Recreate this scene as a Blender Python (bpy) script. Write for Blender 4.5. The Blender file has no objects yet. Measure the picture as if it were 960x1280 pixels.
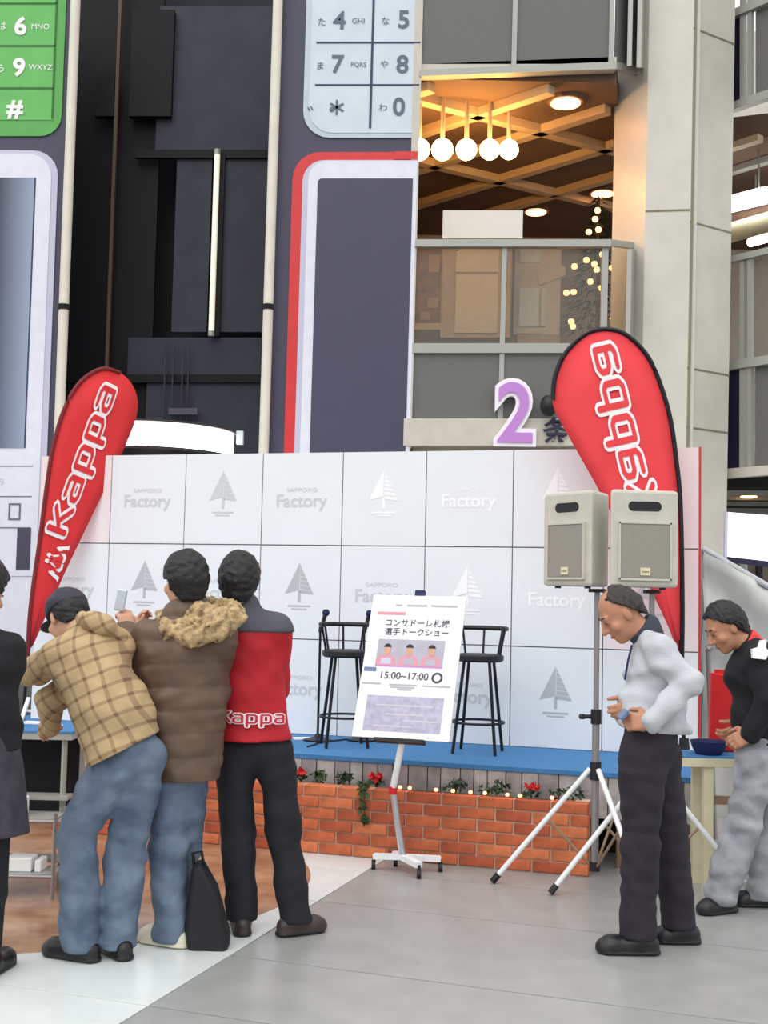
import bpy, bmesh, math, random
import numpy as np
from mathutils import Vector, Matrix, noise
rnd = random.Random(7)
sc = bpy.context.scene
COL = sc.collection

# ------------------------------------------------------------------ camera
FPX, PITCH, ROLL, EYE = 1500.0, math.radians(4.0), 0.022, 1.6
CP = Vector((0, 0, EYE))
_F = Vector((0, math.cos(PITCH), math.sin(PITCH)))
_U0 = Vector((0, -math.sin(PITCH), math.cos(PITCH)))
_R0 = Vector((1, 0, 0))
_R = _R0 * math.cos(ROLL) + _U0 * math.sin(ROLL)
_U = -_R0 * math.sin(ROLL) + _U0 * math.cos(ROLL)
cd = bpy.data.cameras.new('camera')
cam = bpy.data.objects.new('camera', cd)
COL.objects.link(cam)
cam.matrix_world = Matrix(((_R.x, _U.x, -_F.x, CP.x), (_R.y, _U.y, -_F.y, CP.y), (_R.z, _U.z, -_F.z, CP.z), (0, 0, 0, 1)))
cd.sensor_fit = 'VERTICAL'
cd.sensor_height = 36.0
cd.sensor_width = 27.0
cd.lens = FPX / 1280 * 36.0
cd.clip_end = 200
sc.camera = cam
# ------------------------------------------------------------------ light
w = bpy.data.worlds.new('overcast_sky')
sc.world = w
w.use_nodes = True
bg = w.node_tree.nodes['Background']
tc = w.node_tree.nodes.new('ShaderNodeTexCoord')
sx = w.node_tree.nodes.new('ShaderNodeSeparateXYZ')
rp = w.node_tree.nodes.new('ShaderNodeValToRGB')
rp.color_ramp.elements[0].position = 0.0
rp.color_ramp.elements[0].color = (0.64, 0.65, 0.67, 1)
rp.color_ramp.elements[1].position = 1.0
rp.color_ramp.elements[1].color = (1.0, 1.0, 1.0, 1)
w.node_tree.links.new(tc.outputs['Generated'], sx.inputs[0])
w.node_tree.links.new(sx.outputs['Z'], rp.inputs[0])
w.node_tree.links.new(rp.outputs[0], bg.inputs['Color'])
bg.inputs['Strength'].default_value = 1.0
sl = bpy.data.lights.new('soft_daylight', 'SUN')
sl.energy = 1.1
sl.angle = math.radians(70)
so = bpy.data.objects.new('soft_daylight', sl)
COL.objects.link(so)
so.rotation_euler = Vector((0.25, 0.62, -0.75)).to_track_quat('-Z', 'Y').to_euler()
so.location = (0, -2, 12)
sc.view_settings.view_transform = 'Standard'
sc.view_settings.look = 'None'
sc.view_settings.gamma = 1.0
sc.view_settings.exposure = 0.45

# ------------------------------------------------------------------ measuring helpers
def ray(px, py):
    return _F + _R * ((px - 480) / FPX) + _U * ((640 - py) / FPX)
def at(px, py, Y):
    d = ray(px, py)
    return CP + d * (Y / d.y)
def onz(px, py, z=0.0):
    d = ray(px, py)
    return CP + d * ((z - EYE) / d.z)
def onplane(px, py, p0, n):
    d = ray(px, py)
    return CP + d * ((p0 - CP).dot(n) / d.dot(n))

# ------------------------------------------------------------------ materials
def lin(c):
    out = []
    for v in c:
        v /= 255.0
        out.append(v / 12.92 if v <= 0.04045 else ((v + 0.055) / 1.055) ** 2.4)
    return (*out, 1.0)
M = {}
def mat(name, rgb, rough=0.6, metal=0.0, var=0.0, vscale=8.0, bump=0.0, bscale=60.0, rgb2=None, spec=0.5, coat=0.0):
    m = bpy.data.materials.new(name)
    m.use_nodes = True
    nt = m.node_tree
    b = nt.nodes['Principled BSDF']
    b.inputs['Base Color'].default_value = lin(rgb)
    b.inputs['Roughness'].default_value = rough
    b.inputs['Metallic'].default_value = metal
    b.inputs['Specular IOR Level'].default_value = spec
    b.inputs['Coat Weight'].default_value = coat
    if var or bump:
        t = nt.nodes.new('ShaderNodeTexCoord')
    if var:
        n = nt.nodes.new('ShaderNodeTexNoise')
        n.inputs['Scale'].default_value = vscale
        n.inputs['Detail'].default_value = 5
        nt.links.new(t.outputs['Object'], n.inputs['Vector'])
        r = nt.nodes.new('ShaderNodeValToRGB')
        a = lin(rgb)
        c2 = lin(rgb2) if rgb2 else tuple(x * (1 - var) for x in a[:3]) + (1,)
        c1 = a if rgb2 else tuple(min(1, x * (1 + var)) for x in a[:3]) + (1,)
        r.color_ramp.elements[0].position = 0.35
        r.color_ramp.elements[1].position = 0.65
        r.color_ramp.elements[0].color = c2
        r.color_ramp.elements[1].color = c1
        nt.links.new(n.outputs['Fac'], r.inputs[0])
        nt.links.new(r.outputs[0], b.inputs['Base Color'])
    if bump:
        n = nt.nodes.new('ShaderNodeTexNoise')
        n.inputs['Scale'].default_value = bscale
        n.inputs['Detail'].default_value = 4
        nt.links.new(t.outputs['Object'], n.inputs['Vector'])
        bp = nt.nodes.new('ShaderNodeBump')
        bp.inputs['Strength'].default_value = bump
        bp.inputs['Distance'].default_value = 0.01
        nt.links.new(n.outputs['Fac'], bp.inputs['Height'])
        nt.links.new(bp.outputs[0], b.inputs['Normal'])
    M[name] = m
    return m
def emit(name, rgb, s):
    m = bpy.data.materials.new(name)
    m.use_nodes = True
    b = m.node_tree.nodes['Principled BSDF']
    b.inputs['Base Color'].default_value = lin(rgb)
    b.inputs['Emission Color'].default_value = lin(rgb)
    b.inputs['Emission Strength'].default_value = s
    M[name] = m
    return m
def glass(name, rgb, clear=0.75):
    m = bpy.data.materials.new(name)
    m.use_nodes = True
    nt = m.node_tree
    for n in list(nt.nodes):
        nt.nodes.remove(n)
    o = nt.nodes.new('ShaderNodeOutputMaterial')
    t = nt.nodes.new('ShaderNodeBsdfTransparent')
    t.inputs[0].default_value = lin(rgb)
    g = nt.nodes.new('ShaderNodeBsdfPrincipled')
    g.inputs['Base Color'].default_value = lin(rgb)
    g.inputs['Roughness'].default_value = 0.08
    mx = nt.nodes.new('ShaderNodeMixShader')
    mx.inputs[0].default_value = 1 - clear
    nt.links.new(t.outputs[0], mx.inputs[1])
    nt.links.new(g.outputs[0], mx.inputs[2])
    nt.links.new(mx.outputs[0], o.inputs[0])
    M[name] = m
    return m

mat('floor_grey', (158, 158, 156), 0.30, var=0.07, vscale=5, bump=0.10, bscale=30)
mat('floor_white', (222, 227, 225), 0.25, var=0.04, vscale=4)
mat('floor_brown', (184, 146, 116), 0.18, var=0.2, vscale=5, rgb2=(150, 108, 82))
mat('grout', (70, 70, 70), 0.9, spec=0.1)
mat('grout_pale', (190, 193, 190), 0.8)
mat('brick_a', (186, 96, 58), 0.8, var=0.22, vscale=14, bump=0.3, bscale=60)
mat('brick_b', (170, 82, 50), 0.8, var=0.22, vscale=14, bump=0.3, bscale=60)
mat('brick_c', (200, 112, 70), 0.8, var=0.22, vscale=14, bump=0.3, bscale=60)
mat('mortar', (206, 180, 158), 0.9, var=0.1, vscale=30)
mat('carpet_blue', (66, 124, 176), 0.95, var=0.1, vscale=60, bump=0.3, bscale=300)
mat('plank_grey', (152, 145, 144), 0.8, var=0.2, vscale=10, bump=0.25, bscale=40)
mat('plank_pale', (176, 170, 166), 0.8, var=0.2, vscale=10, bump=0.25, bscale=40)
mat('stage_frame', (150, 122, 100), 0.6, var=0.15)
mat('dark_gap', (26, 24, 24), 0.9)
mat('panel_white', (233, 236, 238), 0.55, var=0.012, vscale=3)
mat('panel_red_bounce', (240, 226, 227), 0.55, var=0.012, vscale=3)  # panel white with red light bounced off the flags painted in
mat('panel_seam', (120, 126, 130), 0.8)
mat('logo_grey', (186, 190, 192), 0.7)
mat('logo_pale', (206, 208, 212), 0.7)
mat('logo_white', (252, 252, 252), 0.4)  # plain white on the jacket emblem, painted glare on the backdrop logos
mat('flag_red', (222, 44, 48), 0.7, var=0.04, vscale=6)
mat('white_print', (250, 244, 244), 0.6)
mat('red_print', (206, 30, 60), 0.7)
mat('black_plastic', (20, 20, 24), 0.5, var=0.1)
mat('black_metal', (16, 17, 26), 0.4, metal=0.3)
mat('speaker_shell', (196, 193, 180), 0.55, var=0.04, vscale=20, bump=0.08, bscale=300)
mat('speaker_grille', (146, 142, 132), 0.6, var=0.12, vscale=260)
mat('steel', (206, 208, 214), 0.28, metal=0.85)
mat('steel_pole', (150, 145, 145), 0.4, metal=0.5)
mat('white_paint', (236, 237, 238), 0.4)
mat('cream_paint', (222, 214, 178), 0.5, var=0.04)
mat('beige_column', (204, 200, 188), 0.35, var=0.05, vscale=2.5)
mat('beige_seam', (128, 124, 100), 0.6)
mat('rail_grey', (166, 166, 158), 0.4, metal=0.15)
mat('slab_beige', (200, 194, 180), 0.6, var=0.04)
mat('perforated', (104, 103, 100), 0.6, var=0.08, vscale=60)
mat('ceiling_brown', (104, 80, 62), 0.8, var=0.1, vscale=2)
mat('beam_tan', (196, 172, 138), 0.6)
mat('interior_beige', (176, 166, 152), 0.7, var=0.08)
mat('interior_pale', (204, 200, 190), 0.7, var=0.05)
mat('interior_brown', (112, 84, 66), 0.7, var=0.4, vscale=6)
mat('window_blue', (206, 218, 226), 0.3)
mat('slate', (66, 63, 84), 0.5, var=0.03, vscale=4)
mat('slate_screen', (64, 62, 86), 0.45, var=0.03, vscale=4)
mat('keypad_silver', (190, 202, 212), 0.45, var=0.04, vscale=3)
mat('key_silver', (204, 214, 222), 0.45, var=0.04, vscale=3)
mat('key_ink', (96, 106, 122), 0.6)
mat('key_line', (52, 62, 92), 0.6)
mat('green_body', (86, 168, 74), 0.45, var=0.06, vscale=3)
mat('green_key', (98, 182, 88), 0.45, var=0.06, vscale=3)
mat('green_line', (40, 112, 38), 0.6)
mat('handset_white', (224, 225, 236), 0.4, var=0.03)
mat('handset_lilac', (196, 194, 214), 0.4)
mat('handset_red', (212, 42, 44), 0.4, var=0.05)
mat('pole_cream', (222, 216, 200), 0.4, var=0.06, vscale=3)
mat('shaft_dark', (30, 31, 36), 0.5, spec=0.2, var=0.35, vscale=1.2)
mat('shaft_black', (14, 14, 18), 0.5, spec=0.2)
mat('shaft_panel', (52, 54, 64), 0.5, spec=0.25, var=0.12, vscale=3)
mat('shaft_brown', (78, 62, 44), 0.6)
mat('purple_sign', (192, 132, 208), 0.4)
mat('flag_dark', (120, 20, 26), 0.7)
mat('flag_rose', (232, 62, 68), 0.7, var=0.04, vscale=6)
mat('brow', (60, 42, 34), 0.7)
mat('sign_cream', (222, 218, 208), 0.5)
mat('white_sign', (246, 240, 246), 0.4)
mat('navy_sign', (34, 30, 60), 0.5)
mat('leaf_dark', (46, 70, 46), 0.7, var=0.3, vscale=20)
mat('leaf_green', (74, 96, 56), 0.7, var=0.3, vscale=20)
mat('petal_red', (206, 36, 38), 0.6, var=0.2, vscale=40)
mat('soil', (70, 52, 42), 0.9, var=0.3, vscale=30)
mat('tarp', (196, 198, 194), 0.6, var=0.07, vscale=5)
mat('red_box', (206, 26, 30), 0.55, var=0.06)
mat('navy_cloth', (24, 34, 84), 0.7, var=0.2)
mat('paper', (242, 242, 240), 0.7)
mat('ink_dark', (70, 74, 86), 0.7)
mat('ink_grey', (176, 178, 182), 0.7)
mat('ink_pink', (218, 150, 162), 0.7)
mat('photo_grey', (176, 172, 186), 0.6, var=0.06, vscale=14)
mat('map_lilac', (182, 178, 198), 0.7, var=0.14, vscale=26)
mat('map_lines', (206, 202, 210), 0.7)
mat('skin', (206, 158, 130), 0.55, var=0.04, vscale=20)
mat('skin_tan', (186, 132, 102), 0.55, var=0.05, vscale=20)
mat('hair', (22, 20, 24), 0.55, var=0.4, vscale=40, bump=0.5, bscale=90)
mat('hair_thin', (48, 42, 40), 0.6, var=0.4, vscale=40, bump=0.4, bscale=90)
mat('lip', (168, 92, 84), 0.6)
mat('eye_dark', (24, 18, 16), 0.3)
mat('jacket_red', (184, 22, 36), 0.7, var=0.07, vscale=8, bump=0.12, bscale=40)
mat('jacket_grey', (78, 78, 88), 0.75, var=0.08, vscale=8, bump=0.12, bscale=40)
mat('trouser_black', (26, 27, 34), 0.85, var=0.15, vscale=8, bump=0.15, bscale=50)
mat('parka_brown', (98, 78, 62), 0.6, var=0.18, vscale=7, bump=0.15, bscale=40)
mat('fur', (178, 152, 112), 0.95, var=0.4, vscale=30, bump=0.9, bscale=80)
mat('jeans_blue', (112, 128, 146), 0.9, var=0.2, vscale=7, bump=0.35, bscale=45, rgb2=(74, 90, 112))
mat('jeans_pale', (168, 172, 174), 0.9, rgb2=(128, 132, 138), var=0.2, vscale=7, bump=0.25, bscale=50)
mat('coat_black', (18, 18, 24), 0.85, var=0.2, vscale=10, bump=0.12, bscale=40)
mat('skirt_grey', (58, 54, 64), 0.9, var=0.2, vscale=20)
mat('sweater_grey', (190, 194, 198), 0.9, var=0.06, vscale=10, bump=0.25, bscale=70)
mat('collar_dark', (58, 62, 74), 0.85)
mat('trouser_dark', (38, 33, 42), 0.85, var=0.15, vscale=8, bump=0.15, bscale=50)
mat('shoe_black', (22, 20, 24), 0.4, var=0.15)
mat('shoe_white', (214, 208, 186), 0.6, var=0.08, vscale=20)
mat('shoe_brown', (54, 44, 42), 0.45, var=0.15)
mat('cap_grey', (58, 56, 66), 0.85, var=0.15, vscale=20)
mat('phone_silver', (206, 216, 224), 0.3, metal=0.2)
mat('phone_blue', (92, 116, 156), 0.3)
mat('bag_black', (20, 20, 26), 0.7, var=0.2, vscale=12, bump=0.2, bscale=30)
emit('lamp_warm', (255, 196, 116), 30.0)
emit('lamp_orange', (255, 158, 84), 12.0)
emit('bulb_orange', (255, 150, 96), 5.0)
emit('lamp_white', (250, 252, 255), 4.0)
emit('sign_glow', (244, 247, 252), 0.9)
emit('tube_cream', (240, 236, 216), 0.35)
glass('balcony_glass', (236, 236, 230), 0.93)
glass('dark_glass', (120, 124, 132), 0.55)
# plaid cloth
def plaid():
    m = mat('coat_plaid', (186, 160, 120), 0.9, var=0.10, vscale=14, bump=0.15, bscale=50)
    nt = m.node_tree
    b = nt.nodes['Principled BSDF']
    src = b.inputs['Base Color'].links[0].from_socket
    t = nt.nodes.new('ShaderNodeTexCoord')
    mp = nt.nodes.new('ShaderNodeMapping')
    mp.inputs['Rotation'].default_value = (0.2, 0.46, 0.3)
    nt.links.new(t.outputs['Object'], mp.inputs[0])
    s = nt.nodes.new('ShaderNodeSeparateXYZ')
    nt.links.new(mp.outputs[0], s.inputs[0])
    tot = None
    for ax, fr in (('X', 15.0), ('Z', 15.0)):
        mu = nt.nodes.new('ShaderNodeMath'); mu.operation = 'MULTIPLY'; mu.inputs[1].default_value = fr
        fc = nt.nodes.new('ShaderNodeMath'); fc.operation = 'FRACT'
        lt = nt.nodes.new('ShaderNodeMath'); lt.operation = 'LESS_THAN'; lt.inputs[1].default_value = 0.22
        nt.links.new(s.outputs[ax], mu.inputs[0]); nt.links.new(mu.outputs[0], fc.inputs[0]); nt.links.new(fc.outputs[0], lt.inputs[0])
        if tot is None: tot = lt
        else:
            ad = nt.nodes.new('ShaderNodeMath'); ad.operation = 'ADD'
            nt.links.new(tot.outputs[0], ad.inputs[0]); nt.links.new(lt.outputs[0], ad.inputs[1]); tot = ad
    sc_ = nt.nodes.new('ShaderNodeMath'); sc_.operation = 'MULTIPLY'; sc_.inputs[1].default_value = 0.42
    nt.links.new(tot.outputs[0], sc_.inputs[0])
    mx = nt.nodes.new('ShaderNodeMix'); mx.data_type = 'RGBA'
    nt.links.new(sc_.outputs[0], mx.inputs[0])
    nt.links.new(src, mx.inputs[6])
    mx.inputs[7].default_value = lin((104, 78, 58))
    nt.links.new(mx.outputs[2], b.inputs['Base Color'])
plaid()
# graded handset screen (printed on the poster)
def screen_print():
    m = mat('screen_print', (70, 80, 100), 0.45)
    nt = m.node_tree; b = nt.nodes['Principled BSDF']
    t = nt.nodes.new('ShaderNodeTexCoord'); s = nt.nodes.new('ShaderNodeSeparateXYZ')
    r = nt.nodes.new('ShaderNodeValToRGB')
    r.color_ramp.elements[0].position = 0.72; r.color_ramp.elements[0].color = lin((50, 56, 76))
    r.color_ramp.elements[1].position = 1.0; r.color_ramp.elements[1].color = lin((150, 162, 186))
    nt.links.new(t.outputs['Generated'], s.inputs[0]); nt.links.new(s.outputs['X'], r.inputs[0]); nt.links.new(r.outputs[0], b.inputs['Base Color'])
screen_print()

# ------------------------------------------------------------------ object helpers
ORG = {}
def link(o, parent=None):
    COL.objects.link(o)
    if parent is not None:
        o.parent = parent
    return o
def thing(name, label, cat, loc=(0, 0, 0), group=None, rotz=0.0):
    o = bpy.data.objects.new(name, None)
    o.empty_display_size = 0.1
    o.location = loc
    o.rotation_euler = (0, 0, rotz)
    ORG[o] = Vector(loc)
    o['label'] = label
    o['category'] = cat
    if group: o['group'] = group
    return link(o)
def tag(o, label, cat, group=None):
    o['label'] = label
    o['category'] = cat
    if group: o['group'] = group
    return o
def relabel(o, label): o['label'] = label; return o
def copy_tree(o, parent=None):
    c = o.copy()
    link(c)
    c.parent = parent
    for ch in list(o.children):
        copy_tree(ch, c)
    return c
class MB:
    """collects shapes; build() links them as one mesh object"""
    def __init__(s): s.v = []; s.f = []
    def add(s, vs, fs):
        b = len(s.v)
        s.v += [Vector(v) for v in vs]
        s.f += [tuple(i + b for i in f) for f in fs]
        return s
    def box(s, c, size, rot=None):
        c = Vector(c); hx, hy, hz = (x / 2 for x in size)
        vs = [Vector((x, y, z)) for z in (-hz, hz) for x, y in ((-hx, -hy), (hx, -hy), (hx, hy), (-hx, hy))]
        if rot is not None: vs = [rot @ v for v in vs]
        return s.add([c + v for v in vs], [(3, 2, 1, 0), (4, 5, 6, 7), (0, 1, 5, 4), (1, 2, 6, 5), (2, 3, 7, 6), (3, 0, 4, 7)])
    def prism(s, pts, d):
        """closed polygon pts (3D) swept by vector d"""
        n = len(pts); d = Vector(d)
        vs = [Vector(p) for p in pts] + [Vector(p) + d for p in pts]
        fs = [tuple(range(n - 1, -1, -1)), tuple(range(n, 2 * n))] + [(i, (i + 1) % n, n + (i + 1) % n, n + i) for i in range(n)]
        return s.add(vs, fs)
    def bar(s, a, b, w, h, up=(0, 0, 1)):
        a = Vector(a); b = Vector(b); d = (b - a).normalized()
        u = Vector(up)
        if abs(d.dot(u)) > 0.98: u = Vector((0, 1, 0))
        x = d.cross(u).normalized() * (w / 2); y = x.cross(d).normalized() * (h / 2)
        vs = [p + q for p in (a, b) for q in (-x - y, x - y, x + y, -x + y)]
        return s.add(vs, [(3, 2, 1, 0), (4, 5, 6, 7), (0, 1, 5, 4), (1, 2, 6, 5), (2, 3, 7, 6), (3, 0, 4, 7)])
    def tube(s, pts, r, n=10):
        pts = [Vector(p) for p in pts]; m = len(pts)
        rs = r if isinstance(r, (list, tuple)) else [r] * m
        vs = []
        for i, p in enumerate(pts):
            d = ((pts[min(i + 1, m - 1)] - pts[max(i - 1, 0)])).normalized()
            u = Vector((0, 0, 1)) if abs(d.z) < 0.9 else Vector((0, 1, 0))
            x = d.cross(u).normalized(); y = x.cross(d)
            vs += [p + (x * math.cos(2 * math.pi * k / n) + y * math.sin(2 * math.pi * k / n)) * rs[i] for k in range(n)]
        fs = [(i * n + k, i * n + (k + 1) % n, (i + 1) * n + (k + 1) % n, (i + 1) * n + k) for i in range(m - 1) for k in range(n)]
        fs += [tuple(range(n - 1, -1, -1)), tuple(range((m - 1) * n, m * n))]
        return s.add(vs, fs)
    def lathe(s, c, prof, n=20):
        c = Vector(c); m = len(prof)
        vs = [c + Vector((r * math.cos(2 * math.pi * k / n), r * math.sin(2 * math.pi * k / n), z)) for r, z in prof for k in range(n)]
        fs = [(i * n + k, i * n + (k + 1) % n, (i + 1) * n + (k + 1) % n, (i + 1) * n + k) for i in range(m - 1) for k in range(n)]
        fs += [tuple(range(n - 1, -1, -1)), tuple(range((m - 1) * n, m * n))]
        return s.add(vs, fs)
    def ball(s, c, r, n=12, sc=(1, 1, 1)):
        m = n // 2
        prof = [(math.sin(math.pi * i / m), -math.cos(math.pi * i / m)) for i in range(1, m)]
        c = Vector(c)
        vs = [c + Vector((a * math.cos(2 * math.pi * k / n) * sc[0], a * math.sin(2 * math.pi * k / n) * sc[1], z * sc[2])) * r for a, z in prof for k in range(n)]
        q = len(prof)
        fs = [(i * n + k, i * n + (k + 1) % n, (i + 1) * n + (k + 1) % n, (i + 1) * n + k) for i in range(q - 1) for k in range(n)]
        fs += [tuple(range(n - 1, -1, -1)), tuple(range((q - 1) * n, q * n))]
        return s.add(vs, fs)
    def mesh(s, name, m, org=Vector((0, 0, 0)), smooth=False):
        me = bpy.data.meshes.new(name)
        me.from_pydata([tuple(v - org) for v in s.v], [], s.f)
        bm = bmesh.new(); bm.from_mesh(me)
        bmesh.ops.recalc_face_normals(bm, faces=bm.faces)
        bm.to_mesh(me); bm.free()
        me.materials.append(M[m])
        if smooth:
            me.polygons.foreach_set('use_smooth', [True] * len(me.polygons))
        me.update()
        return me
    def build(s, name, m, parent=None, smooth=False, local=False, bevel=0.0, kind=None):
        org = Vector((0, 0, 0)) if (parent is None or local) else ORG.get(parent, Vector((0, 0, 0)))
        o = bpy.data.objects.new(name, s.mesh(name, m, org, smooth))
        ORG[o] = org
        link(o, parent)
        if bevel:
            b = o.modifiers.new('bevel', 'BEVEL'); b.width = bevel; b.segments = 2; b.limit_method = 'ANGLE'
        if kind: o['kind'] = kind
        if smooth:
            try: o.data.set_sharp_from_angle(angle=math.radians(42))
            except Exception: pass
        return o
def solo(mb, name, m, label, cat, group=None, **k):
    """one-mesh thing whose origin is the middle of its base"""
    lo = Vector([min(v[i] for v in mb.v) for i in range(3)]); hi = Vector([max(v[i] for v in mb.v) for i in range(3)])
    org = Vector(((lo.x + hi.x) / 2, (lo.y + hi.y) / 2, lo.z))
    for i in range(len(mb.v)): mb.v[i] = mb.v[i] - org
    o = mb.build(name, m, None, **k)
    o.location = org
    ORG[o] = org
    return tag(o, label, cat, group)

# ------------------------------------------------------------------ lettering
_tc = {}
def text2d(s, bold=0.0, spacing=1.0):
    key = (s, bold, spacing)
    if key in _tc: return _tc[key]
    c = bpy.data.curves.new('lettering', 'FONT')
    c.body = s; c.size = 1.0; c.offset = bold; c.resolution_u = 5; c.space_character = spacing
    o = bpy.data.objects.new('lettering', c)
    COL.objects.link(o)
    bpy.context.view_layer.update()
    me = bpy.data.meshes.new_from_object(o.evaluated_get(bpy.context.evaluated_depsgraph_get()))
    vs = [(v.co.x, v.co.y) for v in me.vertices]
    fs = [tuple(p.vertices) for p in me.polygons]
    bpy.data.objects.remove(o); bpy.data.curves.remove(c); bpy.data.meshes.remove(me)
    x0 = min(v[0] for v in vs); x1 = max(v[0] for v in vs); y0 = min(v[1] for v in vs); y1 = max(v[1] for v in vs)
    _tc[key] = (vs, fs, (x0, y0, x1, y1))
    return _tc[key]
def letters(mb, s, c, ex, ey, width=None, height=None, bold=0.0, spacing=1.0, ref=None):
    """lay the word s centred at c in the plane ex, ey; width/height in metres (ref: word whose box sets the scale)"""
    vs, fs, _ = text2d(s, bold, spacing)
    x0, y0, x1, y1 = (ref or text2d(s, bold, spacing))[2]
    ex = Vector(ex).normalized(); ey = Vector(ey).normalized(); c = Vector(c)
    if width is None: kx = ky = height / (y1 - y0)
    else:
        kx = width / (x1 - x0); ky = kx if height is None else height / (y1 - y0)
    return mb.add([c + ex * ((x - (x0 + x1) / 2) * kx) + ey * ((y - (y0 + y1) / 2) * ky) for x, y in vs], fs)

# rounded block letters drawn as strokes (x-height 1)
STROKES = {'K': ([[(0, 0), (0, 1.35)], [(.12, .62), (.72, 1.3)], [(.3, .78), (.78, 0)]], 1.12),
           'a': ([[(.08, 1), (.55, 1), (.7, .88), (.7, 0)], [(.7, .56), (.16, .56), (0, .44), (0, .13), (.16, 0), (.7, 0)]], 1.08),
           'p': ([[(0, -.48), (0, 1), (.54, 1), (.7, .86), (.7, .14), (.54, 0), (0, 0)]], 1.08)}
def stroke_word(s, w):
    """flat pieces (lists of 2D points) of the word drawn with strokes w wide, x from 0 to 1 over the word's length"""
    out = []; x0 = 0.0
    for ch in s:
        for pl_ in STROKES[ch][0]:
            for (ax, ay), (bx_, by_) in zip(pl_, pl_[1:]):
                L = math.hypot(bx_ - ax, by_ - ay); nx, ny = -(by_ - ay) / L * w / 2, (bx_ - ax) / L * w / 2
                out.append([(x0 + ax + nx, ay + ny), (x0 + ax - nx, ay - ny), (x0 + bx_ - nx, by_ - ny), (x0 + bx_ + nx, by_ + ny)])
            for (ax, ay) in pl_:
                out.append([(x0 + ax + w / 2 * math.cos(k * math.pi / 4 + .39), ay + w / 2 * math.sin(k * math.pi / 4 + .39)) for k in range(8)])
        x0 += STROKES[ch][1]
    L = x0 - .38
    return [[(x / L - .5, y - .45) for x, y in q] for q in out]

# ================================================================== SETTING
GY = math.radians(-19.0)                       # floor grid and stage run this way
gu = Vector((math.cos(GY), math.sin(GY), 0)); gv = Vector((-math.sin(GY), math.cos(GY), 0))
def grid(u, v, z=0.0): return gu * u + gv * v + Vector((0, 0, z))
EDGE = -2.37                                   # border between white and grey paving
fb = MB()
fb.box((0, 6, -0.105), (44, 52, 0.17))
floor = fb.build('floor', 'grout')
floor['kind'] = 'structure'
def tile(u0, u1, v0, v1, m, z=0.0):
    g = 0.005
    b = 0.001
    o = grid((u0 + u1) / 2, (v0 + v1) / 2)
    def loop(i, zz): return [grid(u0 + g + i, v0 + g + i, zz), grid(u1 - g - i, v0 + g + i, zz), grid(u1 - g - i, v1 - g - i, zz), grid(u0 + g + i, v1 - g - i, zz)]
    vs = loop(0, z - 0.02) + loop(0, z - b * 0.6) + loop(b, z)
    mb = MB()
    mb.add(vs, [(i, (i + 1) % 4, 4 + (i + 1) % 4, 4 + i) for i in range(4)] + [(4 + i, 4 + (i + 1) % 4, 8 + (i + 1) % 4, 8 + i) for i in range(4)] + [(8, 9, 10, 11)])
    t = bpy.data.objects.new('tile', mb.mesh('tile', m, o))
    t.location = o
    link(t, floor)
rows = [1.9, 2.45, 3.17, 4.22, 4.93, 5.96, 6.69, 7.72, 8.45, 9.5, 10.5, 12.0, 13.5, 15.0, 16.5, 18.0, 19.5]
us = [EDGE, EDGE + 5.1, EDGE + 10.2]
for j in range(len(rows) - 1):
    for i in range(len(us) - 1):
        tile(us[i], us[i + 1], rows[j], rows[j + 1], 'floor_grey')
    for i in range(0, 4):
        tile(EDGE - 1.05 * (i + 1), EDGE - 1.05 * i, rows[j], rows[j + 1], 'floor_white')
# polished brown disc let into the white paving
pc = Vector((-1.90, 6.88, 0))
rad = 1.53
dm = MB(); dm.lathe((pc.x, pc.y, -0.015), [(rad, 0), (rad, 0.018), (rad - 0.004, 0.0195), (0.01, 0.0195)], 96)
dd = dm.build('trim_1', 'floor_brown'); dd['kind'] = 'structure'

# ---- stage frame of reference
SO = Vector((0.144, 7.40, 0.0)); SY = math.radians(-16.5)
ss = Vector((math.cos(SY), math.sin(SY), 0)); st = Vector((-math.sin(SY), math.cos(SY), 0)); UP = Vector((0, 0, 1))
SR = Matrix.Rotation(SY, 3, 'Z')
def S(a, b, z=0.0): return SO + ss * a + st * b + UP * z
SZ = 0.573
def sbox(mb, a0, a1, b0, b1, z0, z1): return mb.box(S((a0 + a1) / 2, (b0 + b1) / 2, (z0 + z1) / 2), (a1 - a0, b1 - b0, z1 - z0), SR)

# ---- brick planter
PA0, PA1 = -2.4, 1.13
pl = thing('brick_planter', 'low red brick planter wall in front of the blue stage', 'planter', S((PA0 + PA1) / 2, 0.1))
mb = MB(); sbox(mb, PA0 + 0.01, PA1 - 0.01, 0.012, 0.09, 0, 0.415); sbox(mb, PA1 - 0.09, PA1 - 0.01, 0.09, 0.19, 0, 0.415)
mb.build('mortar_bed', 'mortar', pl)
mb = MB(); sbox(mb, PA0 + 0.02, PA1 - 0.1, 0.092, 0.195, 0.0, 0.385); mb.build('soil', 'soil', pl)
bl, bh, bd = 0.21, 0.060, 0.095
brick_me = []
for k, m in enumerate(('brick_a', 'brick_b', 'brick_c')):
    b = MB()
    e = 0.004
    def lp(y, i): return [(-bl / 2 + i, y, -bh / 2 + i), (bl / 2 - i, y, -bh / 2 + i), (bl / 2 - i, y, bh / 2 - i), (-bl / 2 + i, y, bh / 2 - i)]
    b.add(lp(bd / 2, 0) + lp(-bd / 2 + e, 0) + lp(-bd / 2, e), [(0, 1, 2, 3)] + [(i, (i + 1) % 4, 4 + (i + 1) % 4, 4 + i) for i in range(4)] + [(4 + i, 4 + (i + 1) % 4, 8 + (i + 1) % 4, 8 + i) for i in range(4)] + [(8, 9, 10, 11)])
    brick_me.append(b.mesh('brick', m))
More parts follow.
